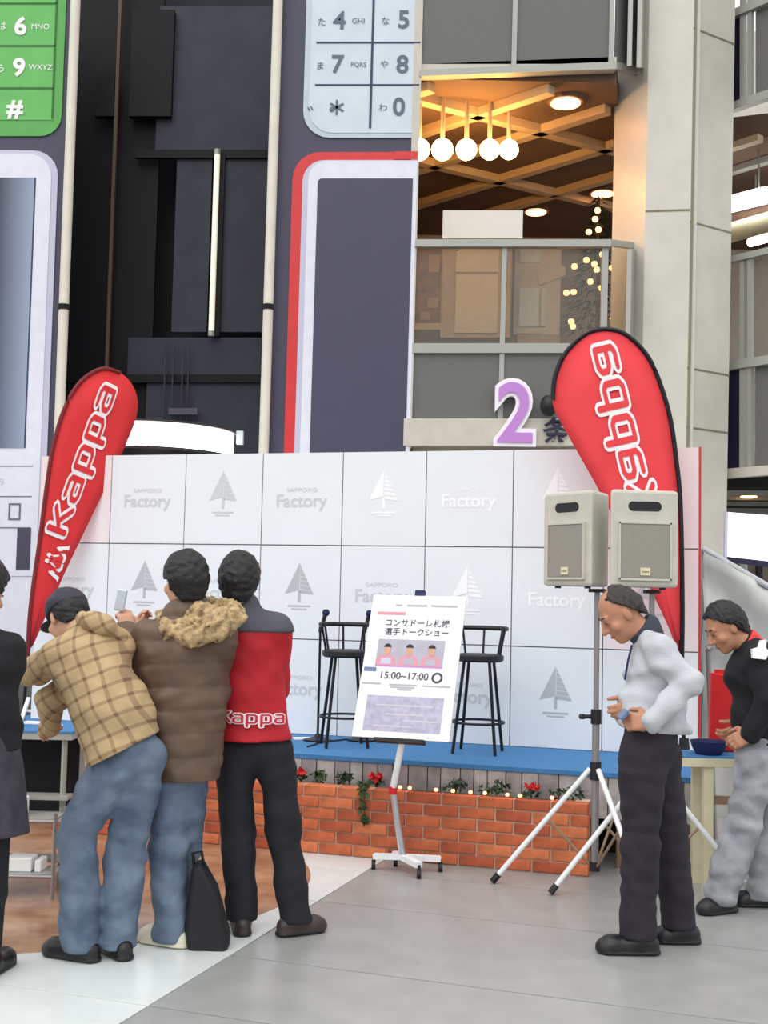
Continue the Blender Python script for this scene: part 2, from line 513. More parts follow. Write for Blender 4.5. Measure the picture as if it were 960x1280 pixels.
for r in range(6):
    a = PA0 + (0.0 if r % 2 else -0.11)
    while a < PA1 - 0.02:
        a0, a1 = max(a, PA0), min(a + bl, PA1)
        if a1 - a0 > 0.03:
            o = bpy.data.objects.new('brick', rnd.choice(brick_me))
            o.location = S((a0 + a1) / 2, 0.046 + rnd.uniform(-0.003, 0.002), 0.036 + r * 0.07) - ORG[pl]
            o.rotation_euler = (rnd.uniform(-.006, .006), 0, SY + rnd.uniform(-.008, .008))
            o.scale = ((a1 - a0) / bl, 1, 1)
            link(o, pl)
        a += bl + 0.011

# ---- stage
stage = thing('stage', 'low stage with a blue carpet top behind the brick planter', 'stage', S(-0.7, 0.9))
A0, A1, B0, B1 = -3.55, 1.76, 0.225, 1.75
mb = MB(); sbox(mb, A0, A1, B0, B1, SZ - 0.028, SZ); mb.build('carpet', 'carpet_blue', stage)
mb = MB(); sbox(mb, A0 + .02, A1 - .02, B0 + 0.03, B1 - .02, SZ - 0.10, SZ - 0.03); mb.build('deck', 'stage_frame', stage)
a = A0
k = 0
while a < 1.70:
    wd = rnd.choice((0.085, 0.1, 0.115, 0.125))
    mb = MB(); sbox(mb, a, a + wd - 0.007, B0 + 0.004 + rnd.uniform(0, .006), B0 + 0.026, 0.30 if a > PA1 - .1 else 0.18, SZ - 0.031)
    mb.build('plank', rnd.choice(('plank_grey', 'plank_pale')), stage); a += wd; k += 1
for a in (-3.4, -2.4, -1.4, -0.4, 0.6, 1.28, 1.70):
    for b in (0.32, 1.66):
        mb = MB(); mb.tube([S(a, b, 0), S(a, b, SZ - 0.1)], 0.022, 8); mb.build('leg', 'stage_frame', stage)
for a in (1.28,):
    for z0, z1 in ((0.06, 0.42), (0.42, 0.06)):
        mb = MB(); mb.tube([S(a, 0.34, z0), S(a + 0.44, 0.34, z1)], 0.014, 8); mb.build('brace', 'stage_frame', stage)
    mb = MB(); mb.tube([S(a, 0.33, 0.28), S(a + 0.46, 0.33, 0.28)], 0.015, 8); mb.build('rail', 'stage_frame', stage)
mb = MB(); sbox(mb, A0 + .1, A1 - .05, 0.75, 0.77, 0.0, SZ - 0.1); mb.build('under_deck_shade', 'dark_gap', stage)  # dark sheet added to stand for the shade under the deck

# ---- planting on the wall: leaves, red poinsettias, small lights
def leaf_cluster(c, r, n, L, seed, droop=0.0):
    q = random.Random(seed); mb = MB()
    for _ in range(n):
        d = Vector((q.gauss(0, 1), q.gauss(0, 1), q.gauss(0.3, 0.8))).normalized()
        p = Vector(c) + Vector((d.x * r[0], d.y * r[1], d.z * r[2])) * q.random() ** 0.5
        x = Vector((q.gauss(0, 1), q.gauss(0, 1), q.gauss(0, 1) - droop)).normalized(); y = x.cross(d).normalized()
        if y.length < .1: y = Vector((0, 0, 1))
        l = L * q.uniform(.6, 1.2); z = x.cross(y) * l * .12
        mb.add([p - x * l / 2, p + y * l * .28 + z, p + x * l / 2, p - y * l * .28 + z], [(0, 1, 3), (1, 2, 3)])
    return mb
def planting(px, py, kind, seed, label, group=None, w_=0.06):
    p = onplane(px, py, S(0, 0.14), st)
    p.z = max(p.z, 0.42)
    base = Vector((p.x, p.y, 0.388))
    if kind == 'red':
        t = thing('poinsettia', label, 'flower', base, group)
        leaf_cluster(base + UP * 0.045, (w_, .04, .03), 26, 0.05, seed).build('foliage', 'leaf_dark', t, kind='stuff')
        leaf_cluster(base + UP * 0.08, (w_ * .8, .035, .025), 30, 0.05, seed + 1).build('bracts', 'petal_red', t, kind='stuff')
        s_ = MB(); s_.tube([base, base + UP * 0.06], 0.006, 6); s_.build('stem', 'leaf_green', t)
    else:
        t = thing('leafy_plant', label, 'plant', base, group)
        leaf_cluster(base + UP * 0.06, (w_, .04, .05), 50, 0.045, seed).build('foliage', 'leaf_green' if kind == 'green' else 'leaf_dark', t, kind='stuff')
        s_ = MB(); s_.tube([base, base + UP * 0.08], 0.005, 6); s_.build('stem', 'leaf_green', t)
planting(376, 975, 'red', 11, 'red poinsettia on the brick wall beside the red jacket man', w_=.05)
planting(470, 978, 'red', 13, 'red poinsettia on the brick wall left of the easel post', w_=.07)
planting(664, 992, 'red', 15, 'bright red poinsettia on the brick wall near the speaker tripod foot', w_=.07)
planting(398, 976, 'green', 17, 'small green plant on the wall just right of the first poinsettia', w_=.06)
planting(570, 978, 'dark', 19, 'dark leafy plant on the wall right of the easel post', w_=.1)
planting(620, 988, 'dark', 21, 'low dark plant on the wall midway between easel and tripod', w_=.12)
planting(710, 998, 'dark', 23, 'dark plant at the right end of the brick wall', w_=.12)
planting(430, 982, 'dark', 25, 'dark plant on the wall behind the trailing ivy', w_=.06)
iv = thing('ivy', 'green ivy trailing down the brick wall left of the easel', 'plant', onplane(455, 1000, S(0, -0.02), st))
for (x, y, r_, n) in ((455, 985, (.045, .02, .06), 40), (457, 1025, (.035, .015, .035), 26), (452, 1008, (.02, .012, .05), 12)):
    leaf_cluster(onplane(x, y, S(0, -0.025), st), r_, n, 0.05, x * 3 + y).build('foliage', 'leaf_green', iv, kind='stuff')
sm = MB(); sm.tube([onplane(455, 975, S(0, .03), st), onplane(455, 988, S(0, -0.02), st), onplane(456, 1030, S(0, -0.018), st)], .004, 6); sm.build('stem', 'leaf_dark', iv)
ls = thing('light_string', 'string of tiny orange lights along the planter top', 'lights', S(0.2, 0.03, 0.42))
pts = []
for x, y in ((500, 990), (512, 992), (545, 991), (566, 993), (588, 996), (606, 996), (634, 994), (650, 997), (690, 998)):
    p = onplane(x, y, S(0, 0.03), st); p.z = max(p.z, .436); pts.append(p)
wm = MB(); wm.tube([p - UP * .012 for p in pts], .003, 5); wm.build('wire', 'leaf_dark', ls)
for p in pts:
    b = MB(); b.ball(p, .012, 8); b.build('bulb', 'bulb_orange', ls, smooth=True)

# ---- backdrop of white panels
BB = 1.25
PW, PH = 0.637, 0.695
acols = [-3.39 + PW * i for i in range(9)]
bd_ = thing('backdrop', 'tall white panelled display backdrop with grey tree and word logos', 'backdrop', S(-0.8, BB, SZ))
mb = MB(); sbox(mb, acols[0] + .004, acols[-1] - .004, BB + 0.014, BB + 0.035, SZ, SZ + 3 * PH - .004); mb.build('backing', 'panel_seam', bd_)
for a in (-3.0, -1.8, -0.6, 0.6, 1.6):
    mb = MB(); mb.bar(S(a, BB + .05, SZ + 1.7), S(a, BB + .42, SZ), .03, .03); mb.build('brace', 'stage_frame', bd_)
tri = [(0, 1.0), (-.36, .34), (-.10, .40), (-.06, .40), (-.06, .08), (.06, .08), (.06, .40), (.10, .40), (.36, .34)]
def shape(mb, pts, o, ex, ey, k): return mb.add([o + ex * (x * k) + ey * (y * k) for x, y in pts], [tuple(range(len(pts)))])
for r in range(3):
    for c in range(8):
        a0, a1 = acols[c], acols[c + 1]
        z1 = SZ + 3 * PH - r * PH; z0 = z1 - PH
        g = 0.004
        last = c == 7
        mb = MB(); sbox(mb, a0 + g, (a1 - g), BB - 0.004, BB + 0.012, z0 + g, z1 - g)
        p = mb.build('panel', 'panel_red_bounce' if ((c == 0 and r == 0) or (c == 7 and r < 2)) else 'panel_white', bd_)  # end panels carry the flags' red bounce in their colour
        cc = S((a0 + a1) / 2, BB - 0.006, (z0 + z1) / 2)
        glare = (r == 0 and c in (4, 5, 6)) or (r == 1 and c in (5, 6))  # centre logos coloured white to stand for glare on the panels
        ink = 'logo_white' if glare else ('logo_grey' if (r, c) in ((1, 3), (2, 6), (1, 1)) else 'logo_pale')
        cf = c - 1
        if (r + cf) % 2 == 1:
            k = 0.30; o = cc - UP * 0.08
            lg = MB()
            # half-striped fir outline over a base line of writing
            lg.add([o + ss * x * k + UP * y * k for x, y in ((0, 1.0), (-.38, .22), (-.01, .32))], [(0, 1, 2)])
            for q in range(7):
                ya = .96 - q * .105; yb = ya - .085
                xa_, xb_ = (1 - ya) * .49, (1 - yb) * .49
                lg.add([o + ss * x * k + UP * y * k for x, y in ((.012, ya), (xa_, ya - .03), (xb_, yb - .03), (.012, yb))], [(0, 1, 2, 3)])
            lg.add([o + ss * x * k + UP * y * k for x, y in ((-.035, .3), (.035, .3), (.035, .02), (-.035, .02))], [(0, 1, 2, 3)])
            lg.add([o + ss * x * k + UP * y * k for x, y in ((-.30, -.06), (.30, -.06), (.30, -.10), (-.30, -.10), (-.2, -.14), (.2, -.14), (.2, -.17), (-.2, -.17))], [(0, 1, 2, 3), (4, 5, 6, 7)])
            lg.build('tree_logo', ink, p)
        else:
            lg = MB()
            letters(lg, 'Factory', cc - UP * .03, ss, UP, width=.40, bold=.02)
            letters(lg, 'SAPPORO', cc + UP * .065, ss, UP, width=.24, height=.03)
            lg.build('word_logo', ink, p)
mb = MB(); sbox(mb, acols[-1] + .0, acols[-1] + .014, BB - 0.006, BB + 0.03, SZ, SZ + 3 * PH); mb.build('edge_strip', 'handset_red', bd_)

# ================================================================== BUILDING FRONT (about 13 m away)
def lean(x): return 0.0405 - 0.0000258 * x
def fx(xr, y): return xr + lean(xr) * (300 - y)      # how far the plumb lines stand off true in the picture
def fq(Y, x0, y0, x1, y1):
    return [at(fx(x0, y1), y1, Y), at(fx(x1, y1), y1, Y), at(fx(x1, y0), y0, Y), at(fx(x0, y0), y0, Y)]
def fbox(mb, Y, x0, y0, x1, y1, th): return mb.prism(fq(Y, x0, y0, x1, y1), (0, th, 0))
def fpoly(mb, Y, pts, th): return mb.prism([at(fx(x, y), y, Y) for x, y in pts], (0, th, 0))
def rounded(x0, y0, x1, y1, r, corners):
    """pixel outline with the named corners rounded (tl tr br bl)"""
    out = []
    for nm, cx, cy, sx_, sy_, a0 in (('tl', x0, y0, 1, 1, 180), ('tr', x1, y0, -1, 1, 270), ('br', x1, y1, -1, -1, 0), ('bl', x0, y1, 1, -1, 90)):
        if nm in corners:
            for k in range(7):
                a = math.radians(a0 + 15 * k)
                out.append((cx + sx_ * r + r * math.cos(a), cy + sy_ * r + r * math.sin(a)))
        else: out.append((cx, cy))
    return out
YF = 13.0
def struct(mb, name, m, **k):
    o = mb.build(name, m, **k); o['kind'] = 'structure'; return o

# ---- poster of handsets, middle
GL = at(450, 760, YF); 
ad = thing('handset_poster', 'giant dark poster with silver keypad above a red and white handset', 'poster', at(440, 800, YF))
mb = MB(); fbox(mb, YF, 341, -40, 517, 800, 0.12); mb.build('board', 'slate', ad)
mb = MB(); fpoly(mb, YF - .02, rounded(374, -60, 519, 172, 34, ('bl',)), .02); kp = mb.build('keypad', 'keypad_silver', ad)
mb = MB(); fpoly(mb, YF - .026, rounded(381, -60, 519, 166, 30, ('bl',)), .006); mb.build('keypad_field', 'key_silver', kp)
for y in (53, 106):
    mb = MB(); fbox(mb, YF - .032, 388, y - 1, 519, y + 1, .006); mb.build('key_line', 'key_line', kp)
mb = MB(); fbox(mb, YF - .032, 457, -40, 460, 160, .006); mb.build('key_line', 'key_line', kp)
XV = (at(500, 300, YF) - at(480, 300, YF)).normalized(); XV.z = 0; XV.normalize()
def print_(parent, s, px, py, hpx, m, Y, bold=0.02, name='digit'):
    c = at(fx(px, py), py, Y)
    b = MB(); letters(b, s, c, (1, 0, 0), UP, height=hpx * Y / FPX, bold=bold)
    return b.build(name, m, parent)
for s, x, y in (('4', 416, 25), ('7', 416, 80), ('5', 497, 24), ('8', 497, 80), ('0', 494, 133)):
    print_(kp, s, x, y, 24 if s != '*' else 17, 'key_ink', YF - .034)
st_ = MB(); c_ = at(fx(416, 134), 134, YF - .034)
for k in range(3):
    a_ = math.radians(30 + 60 * k); d_ = Vector((math.cos(a_), 0, math.sin(a_))) * .085; n_ = Vector((-math.sin(a_), 0, math.cos(a_))) * .012
    st_.add([c_ - d_ - n_, c_ + d_ - n_, c_ + d_ + n_, c_ - d_ + n_], [(0, 1, 2, 3)])
st_.build('star_key', 'key_ink', kp)
for s, x, y in (('た', 394, 27), ('ま', 394, 82), ('な', 474, 26), ('や', 474, 80), ('わ', 474, 134)):
    print_(kp, s, x, y, 10, 'key_ink', YF - .034, 0.0, 'kana')
for s, x, y in (('GHI', 440, 26), ('PQRS', 442, 81), ('゛゜', 396, 136)):
    print_(kp, s, x, y, 7, 'key_ink', YF - .034, 0.0, 'small_print')
mb = MB(); fpoly(mb, YF - .02, rounded(363, 190, 519, 800, 34, ('tl',)), .02); hs = mb.build('handset', 'handset_red', ad)
mb = MB(); fpoly(mb, YF - .028, rounded(376, 200, 519, 800, 26, ('tl',)), .008); mb.build('handset_rim', 'handset_lilac', hs)
mb = MB(); fpoly(mb, YF - .034, rounded(383, 201, 519, 800, 22, ('tl',)), .006); mb.build('handset_face', 'handset_white', hs)
mb = MB(); fpoly(mb, YF - .040, rounded(395, 223, 514, 800, 5, ('tl',)), .006); mb.build('screen', 'slate_screen', hs)
mb = MB(); fbox(mb, YF - .034, 490, 189, 519, 199, .014); mb.build('side_button', 'handset_red', hs)

# ---- poster of handsets, left
ad = thing('handset_poster', 'giant poster with green keypad above a white handset at far left', 'poster', at(0, 830, YF))
mb = MB(); fbox(mb, YF, -160, -40, 80, 830, 0.12); mb.build('board', 'slate', ad)
mb = MB(); fpoly(mb, YF - .02, rounded(-150, -60, 71, 170, 26, ('br',)), .02); kp = mb.build('keypad', 'green_body', ad)
mb = MB(); fbox(mb, YF - .026, -120, -40, 60, 150, .006); mb.build('keypad_field', 'green_key', kp)
for y in (4, 57, 110):
    mb = MB(); fbox(mb, YF - .032, -120, y - 1, 60, y + 1, .006); mb.build('key_line', 'green_line', kp)
for x in (-62, -6 - 20, 59):
    mb = MB(); fbox(mb, YF - .032, x - 1, -40, x + 1, 148, .006); mb.build('key_line', 'green_line', kp)
for s, x, y in (('6', 15, 32), ('9', 15, 84), ('#', 12, 137)):
    print_(kp, s, x, y, 25, 'white_print', YF - .034, .035)
for s, x, y in (('は', -8, 32), ('ら', -8, 85)):
    print_(kp, s, x, y, 10, 'white_print', YF - .034, 0.0, 'kana')
for s, x, y in (('MNO', 40, 33), ('WXYZ', 42, 84)):
    print_(kp, s, x, y, 7, 'white_print', YF - .034, 0.0, 'small_print')
mb = MB(); fpoly(mb, YF - .02, rounded(-150, 188, 69, 720, 32, ('tr',)), .02); hs = mb.build('handset', 'handset_lilac', ad)
mb = MB(); fpoly(mb, YF - .028, rounded(-150, 192, 61, 720, 30, ('tr',)), .008); mb.build('handset_face', 'handset_white', hs)
mb = MB(); fbox(mb, YF - .034, -120, 222, 40, 560, .006); mb.build('screen', 'screen_print', hs)
mb = MB(); fbox(mb, YF - .031, 37, 222, 42, 560, .004); mb.build('screen_edge', 'key_line', hs)
for y in (582, 620, 659):
    mb = MB(); fbox(mb, YF - .032, -120, y, 52, y + 1.2, .006); mb.build('menu_line', 'key_ink', hs)
mb = MB(); fbox(mb, YF - .034, 36, 660, 53, 712, .010); mb.build('corner_block', 'slate', hs)
for q in ((16, 629, 31, 631), (16, 648, 31, 650), (16, 631, 18, 648), (29, 631, 31, 648)):
    mb = MB(); fbox(mb, YF - .034, q[0] + 8, q[1], q[2] + 8, q[3], .006); mb.build('icon_frame', 'key_ink', hs)
print_(hs, '999', 8, 602, 9, 'logo_pale', YF - .034, 0.0, 'small_print')
mb = MB(); fbox(mb, YF - .02, -150, 716, 64, 830, .02); mb.build('lower_panel', 'handset_white', ad)

# ---- dark lift shaft between the posters
mb = MB(); mb.box((-2.45, 15.0, 5.5), (3.6, 0.1, 11)); struct(mb, 'wall_back', 'shaft_dark')
def shaft(name, m, Y, x0, y0, x1, y1, th=.06):
    mb = MB(); fbox(mb, Y, x0, y0, x1, y1, th); return mb.build(name, m, shf)
shf = thing('lift_shaft', 'dark glazed lift shaft between the two handset posters', 'lift shaft', at(210, 760, 14.2))
shaft('side_panel', 'shaft_black', 14.3, 88, -60, 195, 900)
shaft('wall_panel', 'shaft_panel', 14.2, 190, 8, 345, 187)
shaft('wall_panel', 'shaft_panel', 14.2, 218, 197, 262, 415)
shaft('wall_panel', 'shaft_panel', 14.2, 278, 197, 345, 415)
shaft('wall_panel', 'shaft_panel', 14.2, 165, 422, 345, 468)
shaft('wall_panel', 'shaft_panel', 14.2, 190, 478, 345, 600)
shaft('cross_beam', 'shaft_black', 14.15, 165, 187, 345, 197)
shaft('cross_beam', 'shaft_black', 14.15, 88, 468, 345, 478)
shaft('guide_rail', 'shaft_brown', 14.1, 137, -60, 141, 560)
for x in (211, 221, 233, 240):
    shaft('cable', 'shaft_panel', 14.1, x, 430, x + 1.5, 560, .02)
shaft('lift_bracket', 'jacket_grey', 14.05, 218, 510, 254, 518)
# black blocks standing in for tree reflections in the shaft glass
shaft('tree_reflection', 'shaft_black', 14.1, 155, 12, 208, 145, .1)
shaft('small_reflection', 'shaft_black', 14.1, 112, 90, 136, 145, .1)
mb = MB(); p0, p1 = at(fx(268, 190), 190, 14.1), at(fx(268, 417), 417, 14.1)
tl = thing('tube_lamp', 'slim vertical cream tube lamp inside the dark lift shaft', 'lamp', p1)
mb.tube([p1, p0], .035, 10); mb.build('tube', 'tube_cream', tl, smooth=True)
mb = MB(); mb.bar(p1 + Vector((.05, .06, -.02)), p0 + Vector((.05, .06, .02)), .08, .05, (0, 1, 0)); mb.build('backplate', 'shaft_black', tl)
for p in (p0, p1):
    mb = MB(); mb.tube([p - UP * .03, p + UP * .03], .04, 10); mb.build('end_cap', 'rail_grey', tl)
# pale drain poles beside the posters
for xr, lab in ((83, 'tall pale pole at the right edge of the green keypad poster'), (338, 'tall pale pole at the left edge of the red handset poster')):
    t = thing('pole', lab, 'pole', at(fx(xr, 830), 830, YF - .12))
    pts = [at(fx(xr, y), y, YF - .12) for y in (830, 384, -40)]
    mb = MB(); mb.tube([pts[0], pts[2]], .055, 14); mb.build('shaft', 'pole_cream', t, smooth=True)
    mb = MB(); mb.tube([pts[1] - UP * .03, pts[1] + UP * .03], .062, 14); mb.build('joint', 'dark_gap', t)
    mb = MB(); mb.box(pts[1] + Vector((0, .09, 0)), (.04, .14, .03)); mb.build('bracket', 'dark_gap', t)
# ---- round lit canopy
cy = 10.9
cc = at(190, 572, cy)
rc = (at(291, 572, cy).x - cc.x)
lc = thing('lit_canopy', 'round glowing white canopy showing above the left end of the backdrop', 'canopy', (cc.x, cy, 0))
zt = at(200, 541, cy).z; zb = at(200, 569, cy).z
mb = MB(); mb.lathe((cc.x, cy, 0), [(rc - .02, zb), (rc, zb + .01), (rc, zt - .01), (rc - .02, zt)], 48); mb.build('glowing_band', 'lamp_white', lc, smooth=True)
mb = MB(); mb.lathe((cc.x, cy, 0), [(rc + .02, zb - .03), (rc + .02, zb - .005)], 48); mb.build('lower_rim', 'shoe_brown', lc)
mb = MB(); mb.lathe((cc.x, cy, 0), [(rc + .02, zt + .002), (rc + .02, zt + .02)], 48); mb.build('upper_rim', 'shoe_brown', lc)
mb = MB(); mb.tube([(cc.x, cy, 0), (cc.x, cy, zb - .02)], .12, 16); mb.build('column', 'rail_grey', lc)
mb = MB(); mb.box((cc.x + rc + .06, cy, zt - .03), (.06, .08, .12)); mb.build('bracket', 'logo_grey', lc)

# ---- balcony, second floor
def part(name, m, parent, fn, *a, **k):
    mb = MB(); fn(mb, *a, **k); return mb.build(name, m, parent)
bal = thing('balcony', 'glazed second floor balcony with a grey lower panel and pale slab edge', 'balcony', at(650, 556, YF))
YD = 13.62          # where the return side meets the column
def side(mb, xa, ya0, ya1, xb, yb0, yb1, th=.05):
    """return panel from the front corner back to the column"""
    q = [at(fx(xa, ya1), ya1, YF), at(fx(xb, yb1), yb1, YD), at(fx(xb, yb0), yb0, YD), at(fx(xa, ya0), ya0, YF)]
    n = (q[1] - q[0]).cross(q[3] - q[0]).normalized()
    return mb.prism(q, n * -th)
part('corner_post', 'slab_beige', bal, fbox, YF - .03, 511, -40, 521, 560, .2)
part('hand_rail', 'rail_grey', bal, fbox, YF - .06, 519, 299, 764, 308, .1)
part('hand_rail', 'rail_grey', bal, side, 764, 299, 307, 802, 304, 312)
part('middle_rail', 'rail_grey', bal, fbox, YF - .04, 519, 429, 764, 441, .08)
part('middle_rail', 'rail_grey', bal, side, 764, 429, 441, 802, 430, 441)
part('glass_pane', 'balcony_glass', bal, fbox, YF, 521, 308, 628, 429, .012)
part('glass_pane', 'balcony_glass', bal, fbox, YF, 634, 308, 753, 429, .012)
part('glass_pane', 'balcony_glass', bal, side, 764, 307, 429, 797, 312, 430, .012)
for x0, x1 in ((628, 634), (753, 761)):
    part('mullion', 'rail_grey', bal, fbox, YF - .02, x0, 308, x1, 524, .06)
part('mullion', 'rail_grey', bal, side, 790, 311, 524, 797, 312, 522)
for x0, x1 in ((521, 628), (634, 753)):
    part('lower_panel', 'perforated', bal, fbox, YF, x0, 441, x1, 524, .03)
part('lower_panel', 'perforated', bal, side, 764, 441, 524, 797, 441, 522, .03)
part('slab_edge', 'slab_beige', bal, fbox, YF - .05, 511, 523, 766, 557, .25)
part('slab_edge', 'slab_beige', bal, side, 766, 523, 557, 804, 521, 552, .1)
# ---- balcony above
ba2 = thing('balcony', 'upper glazed balcony with grey panels, cut by the top edge', 'balcony', at(650, 90, YF))
part('bottom_rail', 'rail_grey', ba2, fpoly, YF - .05, [(519, 95), (766, 86), (766, 77), (519, 87)], .12)
part('bottom_rail', 'rail_grey', ba2, side, 766, 77, 86, 803, 85, 96)
part('slab_edge', 'slab_beige', ba2, fpoly, YF + .0, [(519, 88), (766, 78), (766, 71), (519, 80)], .2)
for x0, x1 in ((521, 634), (640, 756)):
    part('glass_pane', 'perforated', ba2, fbox, YF, x0, -60, x1, 80, .03)
part('glass_pane', 'perforated', ba2, side, 766, -60, 78, 798, -60, 84, .03)
for x0, x1 in ((634, 640), (756, 762)):
    part('mullion', 'rail_grey', ba2, fbox, YF - .03, x0, -60, x1, 82, .06)
part('mullion', 'rail_grey', ba2, side, 785, -60, 82, 789, -60, 83)
part('mullion', 'rail_grey', ba2, side, 797, -60, 84, 803, -60, 86)

# ---- inside the balcony: soffit, beams, back wall
ZC = 7.40
Z2 = 3.55
PLAN = [(.3, 13.10), (2.50, 13.10), (2.64, 13.72), (2.80, 14.5), (5.2, 15.0), (5.2, 19.2), (.3, 19.2)]
mb = MB(); mb.prism([Vector((x, y, ZC)) for x, y in PLAN], (0, 0, .3)); struct(mb, 'ceiling', 'ceiling_brown')
mb = MB(); mb.prism([Vector((x, y, Z2 - .35)) for x, y in PLAN], (0, 0, .3)); struct(mb, 'floor_upper', 'interior_beige')
mb = MB(); mb.box((2.75, 19.0, (ZC + Z2) / 2), (4.9, .15, ZC - Z2 + .3)); wb = struct(mb, 'wall_rear', 'interior_beige')
mb = MB(); mb.box((0.20, 16.2, 5.5), (.1, 5.6, 11)); struct(mb, 'wall_left', 'interior_brown')
bmz = ZC - .05
for k, (xa, ya, xb, yb) in enumerate(((527, 124, 762, 186), (545, 160, 762, 88), (527, 113, 600, 89), (527, 211, 762, 136), (525, 255, 762, 183), (590, 273, 762, 222), (525, 201, 745, 254))):
    a, b = onz(xa, ya, bmz), onz(xb, yb, bmz)
    d = (b - a).normalized(); a = a - d * .3; b = b + d * .5
    if a.y < 13.2: a = a + d * ((13.2 - a.y) / d.y)
    if b.y < 13.2: b = b + d * ((13.2 - b.y) / d.y)
    if b.y > 13.2 and b.y < 14.4 and b.x > 2.52: b = b - d * ((b.x - 2.52) / d.x)
    mb = MB(); mb.bar(a, b, .13, .1); mb.build('beam', 'beam_tan')['kind'] = 'structure'
# globes
for k, (x, y, dp) in enumerate(((524, 187, 13.55), (553, 187, 13.6), (583, 187, 13.65), (612, 187, 13.7), (636, 187, 13.75))):
    c = at(x, y, dp); r = (14, 14, 13.5, 13, 12.5)[k] * dp / FPX
    names = ('globe lamp partly hidden behind the pale balcony corner post', 'second globe lamp from the corner post under the balcony soffit', 'middle globe lamp of the five under the soffit', 'fourth globe lamp from the post, overlapping the last one', 'last globe lamp of the row, farthest from the corner post')
    t = thing('globe_lamp', names[k], 'lamp', c, 'globe lamps under the balcony soffit')
    mb = MB(); mb.ball(c, r, 16); mb.build('globe', 'lamp_warm', t, smooth=True)
    mb = MB(); mb.tube([c + UP * r * .9, Vector((c.x, c.y, ZC))], .025, 8); mb.build('stem', 'beam_tan', t)
def downlight(x, y, lab, z=ZC, wd=.14):
    c = onz(x, y, z - .02)
    t = thing('ceiling_light', lab, 'lamp', c)
    mb = MB(); mb.lathe((c.x, c.y, z - .06), [(wd, 0), (wd, .05)], 16); mb.build('lens', 'lamp_orange', t)
    mb = MB(); mb.lathe((c.x, c.y, z - .045), [(wd + .04, 0), (wd + .05, .044)], 16); mb.build('rim', 'interior_brown', t)
downlight(707, 126, 'orange ceiling light right of the globe lamps', wd=.17)
downlight(670, 263, 'orange ceiling light beside the blank white sign', wd=.15)
downlight(753, 240, 'orange ceiling light above the lit christmas tree', wd=.15)
# rear wall fittings seen through the glass
def wbox(name, m, x0, y0, x1, y1, Y=18.9, th=.05, parent=None):
    mb = MB(); fbox(mb, Y, x0, y0, x1, y1, th); return mb.build(name, m, parent)
t = thing('wall_poster', 'dark brown poster behind the balcony glass beside the corner post', 'poster', at(537, 405, 16.0))
wbox('sheet', 'interior_brown', 522, 305, 553, 404, 16.0, .02, t)
for (a, b, c, d) in ((537, 318, 550, 340), (536, 372, 550, 385), (528, 390, 540, 400)):
    wbox('patch', 'stage_frame', a, b, c, d, 15.985, .01, t)
wbox('lower_frame', 'interior_beige', 521, 404, 553, 412, 15.98, .04, t)
d1 = thing('wall_cupboard', 'pale cupboard doors behind the left balcony pane', 'cupboard', at(595, 415, 16.2))
wbox('carcass', 'interior_beige', 553, 290, 640, 422, 16.2, .5, d1)
wbox('door', 'interior_pale', 571, 300, 624, 340, 16.17, .03, d1)
wbox('door', 'interior_pale', 571, 343, 624, 416, 16.17, .03, d1)
w1 = thing('shop_window', 'bright bluish shop window behind the right balcony pane', 'window', at(672, 410, 17.0))
wbox('frame', 'interior_pale', 644, 300, 702, 418, 17.0, .2, w1)
p_ = at(673, 418, 17.0); mb = MB(); mb.box((p_.x, 17.1, (p_.z + Z2 - .05) / 2), (.62, .2, p_.z - Z2 + .06)); mb.build('base_panel', 'interior_beige', w1)
wbox('pane', 'window_blue', 651, 360, 676, 408, 16.97, .03, w1)
wbox('pane', 'window_blue', 679, 360, 684, 408, 16.97, .03, w1)
wbox('pane', 'window_blue', 651, 305, 676, 328, 16.97, .03, w1)
mb = MB(); fpoly(mb, 16.95, [(673, 346), (701, 330), (708, 334), (708, 344), (676, 356)], .2); mb.build('awning', 'interior_pale', w1)
# blank white sign on the rail
sg = thing('blank_sign', 'blank white sign board standing on the balcony hand rail', 'sign', at(604, 299, 13.3))
part('board', 'sign_cream', sg, fbox, 13.3, 553, 263, 653, 298, .06)
for x in (570, 636):
    part('foot', 'rail_grey', sg, fbox, 13.32, x, 296, x + 4, 312, .05)
# christmas tree
tc_ = at(747, 410, 14.2)
xt = thing('christmas_tree', 'dark christmas tree with orange lights behind the balcony glass', 'christmas tree', (tc_.x, 14.2, Z2 - .05))
mb = MB(); q = random.Random(5)
ztop = at(752, 244, 14.2).z; zbot = at(745, 415, 14.2).z
for i in range(700):
    f = q.random() ** .75; z = ztop + (zbot - ztop) * f; r = (.03 + .40 * f) * q.uniform(.55, 1); a = q.uniform(0, 6.283)
    p = Vector((tc_.x + r * math.cos(a), 14.2 + r * math.sin(a), z)); d = Vector((math.cos(a), math.sin(a), -.45)).normalized(); l = q.uniform(.07, .15)
    sd = d.cross(UP).normalized() * .025
    mb.add([p - sd, p + sd, p + d * l], [(0, 1, 2)])
mb.build('foliage', 'leaf_dark', xt, kind='stuff')
mb = MB(); mb.tube([(tc_.x, 14.2, Z2 - .05), (tc_.x, 14.2, ztop - .02)], [.05, .012], 8); mb.build('trunk', 'soil', xt)
for x, y in ((747, 263), (744, 274), (748, 287), (736, 290), (753, 318), (733, 325), (743, 330), (746, 337), (718, 333), (765, 335), (717, 365), (708, 366), (766, 398), (774, 389), (714, 402), (716, 408), (752, 360), (738, 352)):
    p = at(fx(x, y) if False else x, y, 14.2 - .30)
    mb = MB(); mb.ball(p, .038, 8); mb.build('bulb', 'bulb_orange', xt, smooth=True)
